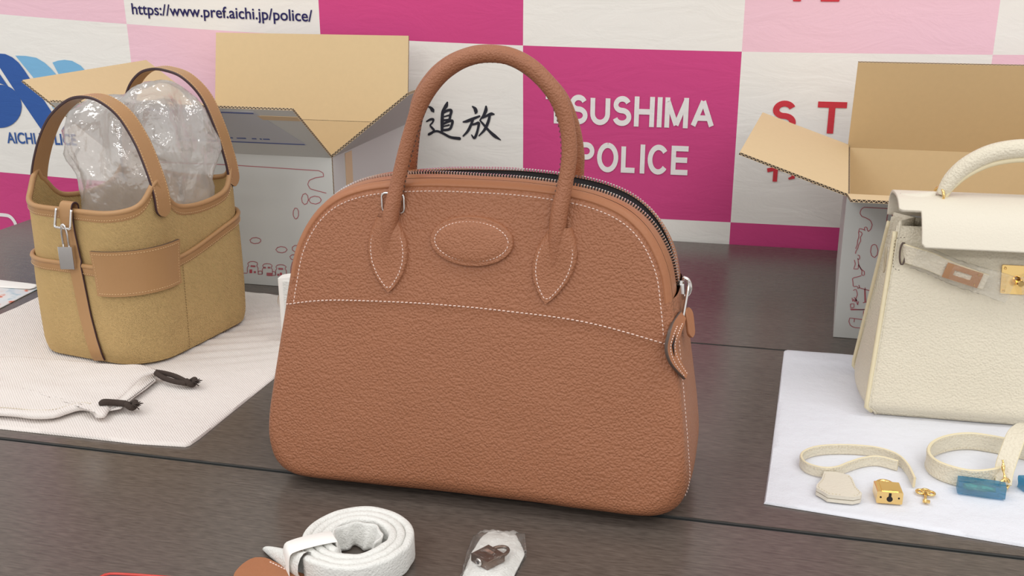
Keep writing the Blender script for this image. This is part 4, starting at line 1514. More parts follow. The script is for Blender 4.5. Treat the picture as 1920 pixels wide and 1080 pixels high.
# small folded drawstring pouch lying on it
pouch = thing('drawstring_pouch', 'small folded cream drawstring pouch in front of the mustard canvas bag', 'pouch', (-0.80, 0.95, 0.0040))
outl = [(-260, 700), (-120, 686), (0, 668), (60, 668), (150, 676), (225, 684), (272, 683), (296, 692), (282, 698), (268, 704), (250, 722), (232, 738), (214, 752), (206, 762), (196, 776), (182, 775), (172, 764), (150, 762), (120, 771), (100, 777), (60, 778), (0, 772), (-200, 768)]
P = np.array([onz(x, y, 0.012)[:2] for x, y in outl])
P = resample(catmull(P, 4, closed=True), step=0.006, closed=True)
c = P.mean(0)
mb = MB(); n = len(P)
fr = list(np.linspace(0.08, 0.94, 16)) + [0.975, 1.0, 0.992, 0.97]
hz = [0.0] * 16 + [-0.0003, -0.0024, -0.0048, -0.0058]
org = np.array(pouch.location)
vs = [np.array([*c, 0.0118]) - org]
for f_, h_ in zip(fr, hz):
    for p in P:
        q_ = c + f_ * (p - c)
        w = 0.0024 * mnoise.noise(Vector((q_[0] * 12, q_[1] * 18, 2.2))) + 0.0016 * mnoise.noise(Vector((q_[0] * 45, q_[1] * 45, 5.2)))
        vs.append(np.array([q_[0], q_[1], 0.0118 + (0.8 * w if h_ > -0.002 else 0) + h_]) - org)
fs = [(0, 1 + j, 1 + (j + 1) % n) for j in range(n)]
for i in range(len(fr) - 1):
    for j in range(n):
        a, b = 1 + i * n + j, 1 + i * n + (j + 1) % n
        fs.append((a, b, b + n, a + n))
fs.append(tuple(1 + (len(fr) - 1) * n + j for j in range(n))[::-1])
mb.add(vs, fs); mb.build('pouch_body', M['cloth'], pouch)
hem = resample(catmull([onz(x, y, 0.0125) - org for x, y in [(-150, 760), (0, 764), (60, 769), (100, 768), (122, 762), (150, 755), (172, 757)]], 6), n=80)
stitches(hem, (0, 0, 1), spacing=0.0034, length=0.0028, w=0.0008, tilt=0.7).build('hem_stitching', M['ivory_stitch'], pouch, smooth=False, kind='stuff')
# lower lip of the pouch mouth and its dark seam
lipP = [onz(x, y, 0.0095) - org for x, y in [(290, 698), (262, 706), (238, 728), (214, 756), (205, 768), (226, 764), (252, 742), (272, 728), (292, 712)]]
mb = MB()
nl = len(lipP)
cl = np.mean(lipP, 0)
mb.add([cl + np.array([0, 0, 0.001])] + lipP + [p - np.array([0, 0, 0.0018]) for p in lipP], [(0, 1 + j, 1 + (j + 1) % nl) for j in range(nl)] + [(1 + j, 1 + (j + 1) % nl, 1 + nl + (j + 1) % nl, 1 + nl + j) for j in range(nl)])
mb.build('mouth_lip', M['cloth'], pouch)
stitches(resample([onz(x, y, 0.0108) - org for x, y in [(206, 768), (228, 758), (252, 742), (270, 728), (290, 712)]], n=20), (0, 0, 1), spacing=0.0028, length=0.002, w=0.0010).build('mouth_stitching', M['cord'], pouch, smooth=False, kind='stuff')


def cord(pts, knot, rad=0.0030, twin=None):
    mb = MB()
    mb.tube(catmull([onz(x, y, z + 0.0035) - org for x, y, z in pts], 6), rad, 8)
    if twin: mb.tube(catmull([onz(x, y, z + 0.0035) - org for x, y, z in twin], 6), rad, 8)
    o = mb.build('drawstring', M['cord'], pouch, label='dark brown drawstring with a knotted end')
    k = onz(knot[0], knot[1], knot[2] + 0.0035) - org
    mb = MB()
    P = [k + np.array([0.0045 * math.cos(a), 0.0045 * math.sin(a), 0.0018 * math.sin(2 * a)]) for a in np.linspace(0, 2 * math.pi, 16, endpoint=False)]
    mb.tube(P, 0.0034, 8, closed=True)
    mb.build('knot', M['cord'], o)
    mb = MB()
    rnd = random.Random(3)
    for i in range(16):
        a = rnd.uniform(-0.9, 0.9)
        d = np.array([math.cos(a), math.sin(a) - 0.2, rnd.uniform(-0.2, 0.5)])
        mb.tube([k + np.array([0.004, -0.001, 0.001]), k + np.array([0.004, -0.001, 0.001]) + d * rnd.uniform(0.006, 0.011)], [0.0010, 0.0005], 5)
    mb.build('frayed_end', M['cord'], o, kind='stuff')


cord([(292, 697, 0.010), (310, 700, 0.008), (330, 706, 0.007), (350, 716, 0.006)], (358, 716, 0.006), twin=[(292, 699, 0.010), (308, 709, 0.007), (330, 716, 0.006), (350, 719, 0.006)])
cord([(190, 757, 0.0100), (196, 754, 0.0125), (215, 755, 0.0105), (236, 757, 0.0085)], (246, 759, 0.0070), rad=0.0036)


# ================================================================== IVORY HANDBAG
KX, KY = 0.2655, 1.139
kel = thing('ivory_handbag', 'ivory pebbled leather handbag with gold lock plate and one top handle', 'handbag', (KX, KY, 0.0032), R(2.0))
KW0, KW1, KD0, KD1, KH = 0.134, 0.117, 0.064, 0.020, 0.200


def kw(z): return KW0 + (KW1 - KW0) * (z / KH) ** 1.0 - 0.010 * smooth01(1 - z / 0.012)
def kd(z): return KD0 + (KD1 - KD0) * (z / KH) - 0.010 * smooth01(1 - z / 0.014)


def kface(u, z, sg):
    x = kw(z) * u
    b = 0.004 * (1 - u * u) * math.sin(math.pi * min(1, z / KH)) + 0.0012 * mnoise.noise(Vector((x * 18, z * 18, 6.0)))
    return (x, sg * (kd(z) + b), z)


zs = np.concatenate([[0, 0.003, 0.006, 0.010, 0.014], np.linspace(0.02, KH, 26)])
for sg, nm in ((-1, 'front_panel'), (1, 'back_panel')):
    mb = MB(); mb.grid(lambda u, z, sg=sg: kface(u, z, sg), np.linspace(-1, 1, 50), zs)
    o = mb.build(nm, M['ivory'], kel)
    so = o.modifiers.new('thickness', 'SOLIDIFY'); so.thickness = 0.0022; so.offset = -1
mb = MB(); mb.grid(lambda u, k: (kw(0) * u, kd(0) * k, 0.0003), np.linspace(-1, 1, 20), np.linspace(-1, 1, 8)); mb.build('base_panel', M['ivory'], kel)
# folded side gussets: pushed in along the middle towards the top
for sx in (-1, 1):
    def gus(k, z, sx=sx):
        fold = (1 - abs(k)) * 0.018 * smooth01((z - 0.03) / 0.16)
        out = 0.006 * (1 - k * k) * smooth01(1 - z / 0.09)
        return (sx * (kw(z) - 0.002 - fold + out), k * (kd(z) + 0.001), z)
    mb = MB(); mb.grid(gus, np.linspace(-1, 1, 17), np.concatenate([zs, [KH + 0.005]]))
    o = mb.build('side_gusset', M['ivory'], kel)
    so = o.modifiers.new('thickness', 'SOLIDIFY'); so.thickness = 0.0020; so.offset = 0
    for sg in (-1, 1):
        mb = MB()
        P = [(sx * (kw(z) + 0.0010), sg * (kd(z) + 0.0004), z) for z in np.linspace(0.004, KH - 0.006, 30)]
        mb.tube(P, 0.0024, 8)
        mb.build('edge_piping', M['ivory_piping'], kel)
mb = MB(); mb.grid(lambda u, k: (kw(KH) * 0.96 * u, kd(KH) * 0.9 * k, KH - 0.020), np.linspace(-1, 1, 8), [-1, 1]); mb.build('mouth_shade', M['shadow_gap'], kel)  # dark sheet in place of the shade below the flap

# flap over the top, its front lip notched at both ends
FP = catmull([(0.030, 0.200), (0.029, 0.216), (0.020, 0.2270), (0.000, 0.2305), (-0.024, 0.2285), (-0.042, 0.2180), (-0.0545, 0.2040), (-0.0635, 0.1885)], 6)
FL = np.concatenate([[0], np.cumsum(np.linalg.norm(np.diff(FP, axis=0), axis=1))]); FL /= FL[-1]
fp = lambda t: (np.interp(t, FL, FP[:, 0]), np.interp(t, FL, FP[:, 1]))
NT = 0.70
mb = MB()
wa, wb = 0.1200, 0.0985


def flapw(t):
    if t <= NT - 0.02: return wa
    if t <= NT: return wa - 0.004 * ((t - NT + 0.02) / 0.02) ** 2
    return wb - (0.003 * smooth01((t - 0.97) / 0.03))


fl = lambda u, t, w: (w * u, fp(t)[0] - 0.0006 * math.cos(6 * u), fp(t)[1])
ts = list(np.linspace(0, NT - 0.03, 22)) + [NT - 0.02, NT - 0.01, NT]
us_a = sorted(set(list(np.linspace(-1, 1, 41)) + [wb / wa, -wb / wa]))
vs, fs, index = [], [], {}
for t in ts:
    for u in us_a:
        index[(t, u)] = len(vs); w = flapw(t)
        x = wa * u if abs(u) <= wb / wa + 1e-9 else math.copysign(wb + (abs(u) * wa - wb) * (w - wb) / (wa - wb), u)
        vs.append((x, *fp(t)))
for i in range(len(ts) - 1):
    for j in range(len(us_a) - 1):
        fs.append((index[(ts[i], us_a[j])], index[(ts[i], us_a[j + 1])], index[(ts[i + 1], us_a[j + 1])], index[(ts[i + 1], us_a[j])]))
us_b = [u for u in us_a if abs(u) <= wb / wa + 1e-9]
ts2 = [NT] + list(np.linspace(NT + 0.03, 0.97, 6)) + [0.985, 1.0]
for t in ts2[1:]:
    for u in us_b:
        index[(t, u)] = len(vs); vs.append((u * wa * flapw(t) / wb, *fp(t)))
for i in range(len(ts2) - 1):
    for j in range(len(us_b) - 1):
        fs.append((index[(ts2[i], us_b[j])], index[(ts2[i], us_b[j + 1])], index[(ts2[i + 1], us_b[j + 1])], index[(ts2[i + 1], us_b[j])]))
mb.add(vs, fs)
o = mb.build('flap', M['ivory_smooth'], kel)
so = o.modifiers.new('thickness', 'SOLIDIFY'); so.thickness = 0.0036; so.offset = 0
bv = o.modifiers.new('bevel', 'BEVEL'); bv.width = 0.0009; bv.segments = 2; bv.limit_method = 'ANGLE'
pf = lambda x, t, off=0.0022: np.array([x, fp(t)[0], fp(t)[1]]) + off * np.array([0, *(lambda d: (d[1], -d[0]) / np.linalg.norm(d))(np.array(fp(min(1, t + 0.01))) - np.array(fp(t - 0.01)))]) * -1
P = [pf(x, 0.955) for x in np.linspace(-0.094, 0.094, 60)]
nrm = np.array(pf(0, 0.9, 1.0)) - np.array(pf(0, 0.9, 0.0))
stitches(P, nrm, spacing=0.0040, length=0.0024).build('flap_stitching', M['ivory_stitch'], o, smooth=False, kind='stuff')
for sx in (-1, 1):
    P = [pf(sx * x, NT - 0.045) for x in np.linspace(0.102, 0.122, 12)]
    stitches(P, nrm, spacing=0.0040, length=0.0024).build('flap_stitching', M['ivory_stitch'], o, smooth=False, kind='stuff')

# gold slot plates on the flap (middle and both sides of it)
def plate_frame(parent, c, ux, uy, un, hx, hy, sx, sy, th, m, name):
    """rectangular plate with a slot in it"""
    c, ux, uy, un = [np.array(k, float) for k in (c, ux, uy, un)]
    o4 = [(-hx, -hy), (hx, -hy), (hx, hy), (-hx, hy)]
    i4 = [(-sx, -sy), (sx, -sy), (sx, sy), (-sx, sy)]
    vs = [c + ux * x + uy * y + un * h for h in (0, th) for ring in (o4, i4) for x, y in ring]
    fs = []
    for k in range(4):
        k2 = (k + 1) % 4
        fs += [(8 + k, 8 + k2, 12 + k2, 12 + k), (k, k2, 8 + k2, 8 + k), (4 + k2, 4 + k, 12 + k, 12 + k2), (k2, k, 4 + k, 4 + k2)]
    mb = MB(); mb.add(vs, fs)
    return mb.build(name, m, parent, smooth=False)


t0 = 0.885
cdir = np.array(pf(0, t0 + 0.05, 0)) - np.array(pf(0, t0 - 0.05, 0)); cdir /= np.linalg.norm(cdir)
nd = np.array(pf(0, t0, 1)) - np.array(pf(0, t0, 0)); nd /= np.linalg.norm(nd)
for xx in (0.0035,):
    po = plate_frame(kel, pf(xx, t0, 0.0019), (1, 0, 0), cdir, nd, 0.0150, 0.0052, 0.0105, 0.0016, 0.0014, M['rose_gold'], 'slot_plate')
    mb = MB(); mb.box(pf(xx, t0, 0.0022), (0.021, 0.0032, 0.0004), ax=(np.array([1.0, 0, 0]), cdir, nd)); mb.build('slot', M['shadow_gap'], po, smooth=False)

# turn-lock plate on the front
zc = 0.1525
fy = kface(0, zc, -1)[1]
mb = MB(); mb.slab(rounded_rect(0.0150, 0.0142, 0.0012, 3), 0.0022, 0, fn=lambda x, y, z: (x + 0.0025, fy - 0.0006 - z + 0.24 * y, zc + y))
o = mb.build('lock_plate', M['gold'], kel, smooth=False, label='square gold lock plate')
bv = o.modifiers.new('bevel', 'BEVEL'); bv.width = 0.0005; bv.segments = 2
for ax_, az in ((-1, -1), (-1, 1), (1, -1), (1, 1)):
    mb = MB(); mb.lathe([(0.0015, 0.0), (0.0013, -0.0010), (0.0006, -0.0014)], (ax_ * 0.0120 + 0.0025, fy - 0.0026 + 0.24 * az * 0.0112, zc + az * 0.0112), 10, 'y'); mb.build('screw', M['gold'], o)
mb = MB(); mb.lathe([(0.0042, 0.0), (0.0042, -0.004), (0.0036, -0.0050), (0.0036, -0.014), (0.0026, -0.0150)], (0.0025, fy - 0.0026, zc), 18, 'y')
mb.build('turn_knob', M['gold'], o, auto=0.6)

# side straps: out of a slit, hanging open in front, gold tip plate, still in film
for sx in (-1, 1):
    x0 = 0.106
    P = catmull([(sx * (x0 + 0.004), fy + 0.004, 0.174), (sx * (x0 - 0.002), fy - 0.0035, 0.1735), (sx * (x0 - 0.022), fy - 0.0085, 0.1690), (sx * 0.064, fy - 0.0120, 0.1615), (sx * 0.043, fy - 0.0140, 0.1555), (sx * 0.030, fy - 0.0140, 0.1520)], 8)
    mb = MB(); mb.strap(P, (0, -0.05, 1), np.interp(np.linspace(0, 1, len(P)), [0, 0.4, 1], [0.0195, 0.0195, 0.0165]), 0.0030, 0, 1)
    st = mb.build('side_strap', [M['ivory'], M['ivory_piping']], kel, auto=0.6)
    T = P[-1] - P[-14]; T /= np.linalg.norm(T)
    n_ = np.cross(T, (0, 0, 1)) * (-1 if sx < 0 else 1); n_ /= np.linalg.norm(n_)
    if n_[1] > 0: n_ = -n_
    u_ = np.cross(n_, T)
    c_ = P[-13] + n_ * 0.0018
    po = plate_frame(st, c_, T, u_, n_, 0.0180, 0.0080, 0.0090, 0.0028, 0.0018, M['rose_gold'], 'strap_plate')
    for q_ in (-1, 1):
        mb = MB(); k = c_ + T * 0.0145 + u_ * 0.0055 * q_ + n_ * 0.0018
        mb.lathe([(0.0012, 0), (0.0008, 0.0008)], tuple(k), 8, 'y'); mb.build('screw', M['gold'], po)
    # slit rim
    mb = MB(); mb.tube(resample([(sx * (x0 + 0.0045) + 0.0028 * math.cos(a), fy + 0.0000 + 0.24 * 0.0105 * math.sin(a), 0.1735 + 0.0112 * math.sin(a)) for a in np.linspace(0, 2 * math.pi, 24, endpoint=False)], n=30, closed=True), 0.0010, 6, closed=True)
    mb.build('strap_slit', M['brown_edge'], kel)
    ring = rounded_rect(0.0085, 0.0165, 0.006, 5)
    P2 = [(sx * (x0 + 0.0050) + x, fy + 0.24 * z - 0.0012, 0.1735 + z) for x, z in ring]
    P2 = resample([p for p in P2 if sx * (p[0] - sx * (x0 + 0.001)) > 0], n=60)
    stitches(P2, (0, -1, 0.2), spacing=0.0034, length=0.0020, w=0.0006, h=0.0003).build('slit_stitching', M['brown_edge'], kel, smooth=False, kind='stuff')
    # film sleeve over the strap end
    ring = [(a, b) for a, b in rounded_rect(0.0125, 0.0034, 0.003, 4)]
    Q = np.vstack([P[10:], [P[-1] + T * k for k in np.linspace(0.004, 0.026, 6)]])
    vs, fs = [], []
    m_ = len(ring)
    for i, p in enumerate(Q):
        for (a, b) in ring:
            w = 0.0012 * mnoise.noise(Vector((i * 0.9, a * 200, b * 300 + sx)))
            vs.append(p + u_ * (a + w) * (1 + 0.15 * (i / len(Q))) + n_ * (b * (1.0 if i < len(Q) - 5 else 0.35) + 0.001))
    for i in range(len(Q) - 1):
        for j in range(m_):
            fs.append((i * m_ + j, i * m_ + (j + 1) % m_, (i + 1) * m_ + (j + 1) % m_, (i + 1) * m_ + j))
    mb = MB(); mb.add(vs, fs)
    mb.build('film_sleeve', M['film_clear'], kel, label='thin clear plastic sleeve')
# side loops the straps would pass through
for sx in (-1, 1):
    P = [(sx * (kw(0.16) + 0.002), -0.004 + 0.008 * math.cos(a) * 0.6, 0.158 + 0.014 * math.sin(a)) for a in np.linspace(0, 2 * math.pi, 24, endpoint=False)]
    mb = MB(); mb.tube(P, 0.0009, 6, closed=True); mb.build('side_slit', M['ivory_stitch'], kel)

# rolled top handle on gold rings
hp = [(-0.0760, -0.013, 0.2330, .0050), (-0.0725, -0.013, 0.2400, .0072), (-0.0660, -0.012, 0.2515, .0085), (-0.0530, -0.011, 0.2650, .0092), (-0.0330, -0.010, 0.2765, .0096), (-0.010, -0.010, 0.2820, .0098)]
hp = hp + [(-x, y, z, r) for x, y, z, r in hp[::-1]]
P = catmull([p[:3] for p in hp], 8); rad = catmull([(p[3],) for p in hp], 8)[:, 0]
mb = MB(); mb.tube(P, rad, 18)
ho = mb.build('handle', M['ivory'], kel)
mb = MB(); mb.tube(P + np.array([0, -0.004, -0.0105]) * np.clip(rad / 0.0096, 0, 1)[:, None], 0.0026, 8); mb.build('handle_piping', M['ivory_piping'], ho)
for sx in (-1, 1):
    rc = np.array([sx * 0.0800, -0.013, 0.2325])
    mb = MB(); mb.tube([rc + np.array([sx * 0.003 * math.cos(a) - sx * 0.002, 0.0090 * math.cos(a), 0.0080 * math.sin(a)]) for a in np.linspace(0, 2 * math.pi, 24, endpoint=False)], 0.0013, 8, closed=True)
    mb.build('handle_ring', M['gold'], kel, label='thin gold ring')
    # leaf-shaped leather tab on the flap
    vs, fs = [], []
    tau = np.linspace(0, 1, 14)
    for t in tau:
        w = 0.0085 * math.sin(math.pi * (0.12 + 0.80 * (1 - t))) ** 0.7 if t < 0.99 else 0.001
        for k in np.linspace(-1, 1, 9):
            vs.append((sx * (0.0815 + 0.034 * t), -0.011 + w * k, 0.2318 + 0.0042 * (1 - k * k) ** 0.6 * (1 - 0.75 * t) - (0.0006 if abs(k) == 1 else 0)))
    for i in range(13):
        for j in range(8):
            fs.append((i * 9 + j, i * 9 + j + 1, (i + 1) * 9 + j + 1, (i + 1) * 9 + j))
    mb = MB(); mb.add(vs, fs); mb.build('handle_tab', M['ivory_smooth'], kel)

# white cloth under it
draped('protective_cloth', [(1432, 945), (1560, 966), (1700, 989), (1830, 1011), (1925, 1027), (2200, 1072), (2500, 1010), (2330, 700), (1920, 690), (1640, 672), (1560, 664), (1500, 660), (1470, 658), (1466, 690), (1455, 780), (1446, 850)],
       0.0002, 0.0014, M['cloth_white'], 'thin white protective cloth under the ivory handbag and its accessories', 'cloth', wav=0.0010)


# ================================================================== ACCESSORIES ON THE WHITE CLOTH
CZ = 0.0032


def gp(x, y, z=CZ):
    return onz(x, y, z)


def standing_strap(path_px, h, th, parent, name='strap', m=('ivory', 'ivory_piping'), closed=False, zoff=0.0, lean=0.0):
    P = np.array([gp(x, y) for x, y in path_px])
    P = resample(catmull(P, 8, closed=closed), step=0.003, closed=closed)
    P[:, 2] = CZ + h / 2 + zoff
    mb = MB(); mb.strap(P - np.array(parent.location), (0, lean, 1), h, th, 0, 1, closed=closed)
    return mb.build(name, [M[m[0]], M[m[1]]], parent, auto=0.6), P


clo = thing('key_holder', 'ivory leather key bell on a thin loop strap, lying on the white cloth', 'key holder', tuple(gp(1570, 900)))
o, P = standing_strap([(1713, 914), (1700, 888), (1682, 870), (1655, 859), (1620, 853), (1570, 851), (1530, 854), (1506, 863), (1501, 874), (1512, 886), (1540, 894), (1566, 893), (1590, 884), (1615, 876), (1645, 873), (1682, 882)], 0.0105, 0.0022, clo, 'loop_strap')
T = np.gradient(P, axis=0); T /= np.linalg.norm(T, axis=1)[:, None]; N = np.cross(T, (0, 0, 1.0))
stitches(P - np.array(clo.location) + N * 0.0012 + np.array([0, 0, 0.003]), N, spacing=0.0032, length=0.002, w=0.0006).build('strap_stitching', M['ivory_stitch'], o, smooth=False, kind='stuff')
stitches(P - np.array(clo.location) - N * 0.0012 + np.array([0, 0, 0.003]), -N, spacing=0.0032, length=0.002, w=0.0006).build('strap_stitching', M['ivory_stitch'], o, smooth=False, kind='stuff')
bell = [(1545, 886), (1567, 887), (1592, 893), (1598, 899), (1605, 916), (1616, 927), (1614, 932), (1600, 935), (1578, 933), (1552, 930), (1541, 923), (1530, 917), (1531, 911), (1540, 901)]
poly = [tuple((gp(x, y, CZ + 0.006) - np.array(clo.location))[:2]) for x, y in bell]
for z0, nm in ((0.0002, 'bell_back'), (0.0042, 'bell_front')):
    mb = MB(); mb.slab(poly, 0.0032, z0)
    o = mb.build(nm, M['ivory_smooth'], clo, smooth=False)
    bv = o.modifiers.new('bevel', 'BEVEL'); bv.width = 0.0010; bv.segments = 2; bv.limit_method = 'ANGLE'
cb = np.mean(poly, 0)
P = resample([np.array([*(cb + 0.90 * (np.array(p) - cb)), 0.0075]) for p in poly[8:] + poly[:1]], n=40)
stitches(P, (0, 0, 1), spacing=0.0030, length=0.0019, w=0.0006).build('bell_stitching', M['ivory_stitch'], clo, smooth=False, kind='stuff')
P = resample([np.array([*(cb + 0.90 * (np.array(p) - cb)), 0.0075]) for p in poly[2:8]], n=40)
stitches(P, (0, 0, 1), spacing=0.0030, length=0.0019, w=0.0006).build('bell_stitching', M['ivory_stitch'], clo, smooth=False, kind='stuff')

# gold padlock lying on its back, keyhole end towards the viewer
c0 = gp(1667, 945)
pad = thing('padlock', 'small gold padlock with black keyhole beside the ivory key bell', 'padlock', tuple(c0), R(4))
mb = MB()
mb.slab(rounded_rect(0.0112, 0.0058, 0.0010, 3), 0.0200, 0, fn=lambda x, y, z: (x, z, y + 0.0060))
o = mb.build('body', M['gold'], pad, smooth=False)
bv = o.modifiers.new('bevel', 'BEVEL'); bv.width = 0.0008; bv.segments = 2
mb = MB(); mb.box((0, 0.0095, 0.0120), (0.0140, 0.0170, 0.0012)); mb.build('raised_panel', M['gold'], pad, smooth=False)
mb = MB()
P = catmull([(-0.0075, 0.018, 0.006), (-0.0075, 0.025, 0.006), (-0.0045, 0.0305, 0.006), (0, 0.0322, 0.006), (0.0045, 0.0305, 0.006), (0.0075, 0.025, 0.006), (0.0075, 0.018, 0.006)], 6)
mb.tube(P, 0.0018, 10); mb.build('shackle', M['gold'], pad)
mb = MB(); mb.lathe([(0.0026, 0.0004), (0.0026, -0.0004)], (0, 0, 0.0048), 16, 'y'); mb.box((0, 0, 0.0082), (0.0022, 0.0009, 0.0048)); mb.build('keyhole', M['dark_fill'], pad, smooth=False)
for sx in (-1, 1):
    mb = MB(); mb.lathe([(0.0009, 0.0003), (0.0009, -0.0003)], (sx * 0.0078, 0, 0.0062), 8, 'y'); mb.build('rivet', M['dark_fill'], pad, smooth=False)
# gold key
k0 = gp(1735, 928)
key = thing('key', 'tiny gold key lying right of the gold padlock', 'key', tuple(k0), R(-8))
mb = MB()
for cx, cy, r_ in ((-0.0042, 0.0022, 0.0036), (0.0042, 0.0022, 0.0036), (0, 0.0050, 0.0034)):
    mb.tube([(cx + r_ * math.cos(a), cy + r_ * math.sin(a), 0.0014) for a in np.linspace(0, 2 * math.pi, 16, endpoint=False)], 0.0012, 8, closed=True)
mb.build('bow', M['gold'], key)
mb = MB(); mb.tube([(0, 0.0015, 0.0014), (0, -0.0170, 0.0014)], 0.0013, 8); mb.build('shaft', M['gold'], key)
mb = MB(); mb.box((0.0008, -0.0150, 0.0014), (0.0062, 0.0034, 0.0018)); mb.build('bit', M['gold'], key, smooth=False)

# shoulder strap, looped, with film-wrapped snap hooks
stp = thing('shoulder_strap', 'ivory leather shoulder strap looped on the white cloth, its clasps wrapped in blue film', 'strap', tuple(gp(1830, 880)))
so_ = np.array(stp.location)
o, P = standing_strap([(1880, 900), (1862, 910), (1820, 914), (1780, 906), (1750, 893), (1737, 876), (1746, 858), (1775, 846), (1815, 842), (1860, 848), (1905, 858), (1960, 872), (2010, 905)], 0.0180, 0.0030, stp, 'strap')
T = np.gradient(P, axis=0); T /= np.linalg.norm(T, axis=1)[:, None]; N = np.cross(T, (0, 0, 1.0))
for k in (-1, 1):
    for dz in (-0.0068, 0.0068):
        stitches(P - so_ + N * 0.0016 * k + np.array([0, 0, dz]), N * k, spacing=0.0034, length=0.0022, w=0.0007).build('strap_stitching', M['ivory_stitch'], o, smooth=False, kind='stuff')
e0 = gp(1880, 918)
Q = catmull([e0 + np.array(p) - so_ for p in [(0.000, 0.000, 0.005), (0.0015, 0.010, 0.016), (0.008, 0.024, 0.030), (0.017, 0.042, 0.040), (0.032, 0.060, 0.040), (0.055, 0.066, 0.028), (0.075, 0.060, 0.012)]], 8)
mb = MB(); mb.strap(Q, (0.95, -0.25, 0.1), np.interp(np.linspace(0, 1, len(Q)), [0, 0.2, 1], [0.0135, 0.0170, 0.0180]), 0.0034, 0, 1)
mb.build('strap_end', [M['ivory'], M['ivory_piping']], stp, auto=0.6)
mb = MB(); mb.tube([e0 - so_ + np.array([0.0045 * math.cos(a), -0.003 + 0.003 * math.cos(a), 0.0066 + 0.0058 * math.sin(a)]) for a in np.linspace(0, 2 * math.pi, 20, endpoint=False)], 0.0013, 8, closed=True)
mb.build('strap_ring', M['gold'], stp)
mb = MB()
tw = [e0 - so_ + np.array([0.0003 * math.sin(9 * t) - 0.002 * t, -0.004 + 0.012 * t, 0.0100 + 0.016 * t]) for t in np.linspace(0, 1, 20)]
mb.tube(tw, [0.0013 + 0.0005 * math.sin(12 * t) for t in np.linspace(0, 1, 20)], 7); mb.build('ring_bar', M['gold'], stp)


def crinkled_box(cx, cy, lx, ly, lz, rz, parent, name, m, seed, origin):
    bmx = bmesh.new()
    bmesh.ops.create_cube(bmx, size=1.0)
    bmesh.ops.subdivide_edges(bmx, edges=bmx.edges[:], cuts=5, use_grid_fill=True)
    for v in bmx.verts:
        p = Vector((v.co.x * lx, v.co.y * ly, v.co.z * lz))
        k = 1 + 0.22 * mnoise.noise(p * 160 + Vector((seed, 0, 0)))
        v.co = Vector((p.x, p.y * k, p.z * k))
    bmx.transform(__import__('mathutils').Matrix.Rotation(rz, 4, 'Z'))
    me = bpy.data.meshes.new(name); bmx.to_mesh(me); bmx.free()
    me.materials.append(m)
    o = bpy.data.objects.new(name, me); COL.objects.link(o); o.parent = parent
    p = gp(cx, cy) - origin
    o.location = (p[0], p[1], p[2] + lz * 0.56)
    return o


for cx, cy, rz, sd, ln in ((1838, 926, R(-5), 1.0, 0.040), (1950, 915, R(28), 5.0, 0.040)):
    c_ = gp(cx, cy) - so_
    mb = MB()
    ct, st_ = math.cos(rz), math.sin(rz)
    mb.tube([c_ + np.array([ct * t, st_ * t, 0.006]) for t in np.linspace(-0.015, 0.012, 10)], [0.0022, 0.0034, 0.0034, 0.0030, 0.0030, 0.0034, 0.0034, 0.0026, 0.0022, 0.0022], 10)
    hk = mb.build('snap_hook', M['gold'], stp)
    crinkled_box(cx, cy, ln, 0.0125, 0.0115, rz, stp, 'blue_film', M['blue_film'], sd, so_)['label'] = 'crinkled blue protective film'

# ================================================================== THINGS IN FRONT OF THE BROWN BAG
# strap rolled up in white fleece
cc = (onz(672, 1001, 0.022)[0] - 0.0005, onz(672, 1001, 0.022)[1] - 0.0035)
roll = thing('rolled_strap', 'strap rolled up in white fleece with a paper band, in front of the brown handbag', 'strap', (cc[0], cc[1], 0.0003))
mb = MB()
turns = 3.05
th = np.linspace(0, 2 * math.pi * turns, 220)
rr = 0.0245 + 0.0072 * th / (2 * math.pi)
ph = R(236) + (th[-1] - th)
P = np.stack([rr * np.cos(ph), rr * np.sin(ph), np.full_like(th, 0.0120) + 0.0006 * np.sin(th * 3)], 1)
vs, fs = [], []
sec = rounded_rect(0.0036, 0.0118, 0.0030, 4)
mS = len(sec)
for i, p in enumerate(P):
    T = P[min(i + 1, len(P) - 1)] - P[max(i - 1, 0)]; T /= np.linalg.norm(T)
    n_ = np.cross(T, (0, 0, 1.0))
    for a, b in sec:
        w = 0.0008 * mnoise.noise(Vector((p[0] * 90, p[1] * 90, b * 140)))
        vs.append(p + n_ * (a + w) + np.array([0, 0, b + w]))
for i in range(len(P) - 1):
    for j in range(mS):
        fs.append((i * mS + j, i * mS + (j + 1) % mS, (i + 1) * mS + (j + 1) % mS, (i + 1) * mS + j))
fs.append(tuple(range(mS))); fs.append(tuple((len(P) - 1) * mS + j for j in range(mS))[::-1])
mb.add(vs, fs); mb.build('fleece_roll', M['felt'], roll)
# gathered inner end
mb = MB()


def inner(a, v):
    f_ = 0.0026 * math.sin(a * 7.0 + 0.8 * math.sin(3 * v)) + 0.0022 * mnoise.noise(Vector((a * 3, v * 2, 1.0)))
    rr_ = 0.0205 + f_ * (0.35 + 0.65 * v) - 0.0045 * v * (1 + 0.6 * math.sin(2 * a))
    return (rr_ * math.cos(a), rr_ * math.sin(a), 0.0225 - 0.0215 * v)


mb.grid(inner, np.linspace(R(-20), R(205), 60), np.linspace(0, 1, 10))
gl_ = mb.build('gathered_lining', M['felt'], roll)
so = gl_.modifiers.new('thickness', 'SOLIDIFY'); so.thickness = 0.0016; so.offset = 0
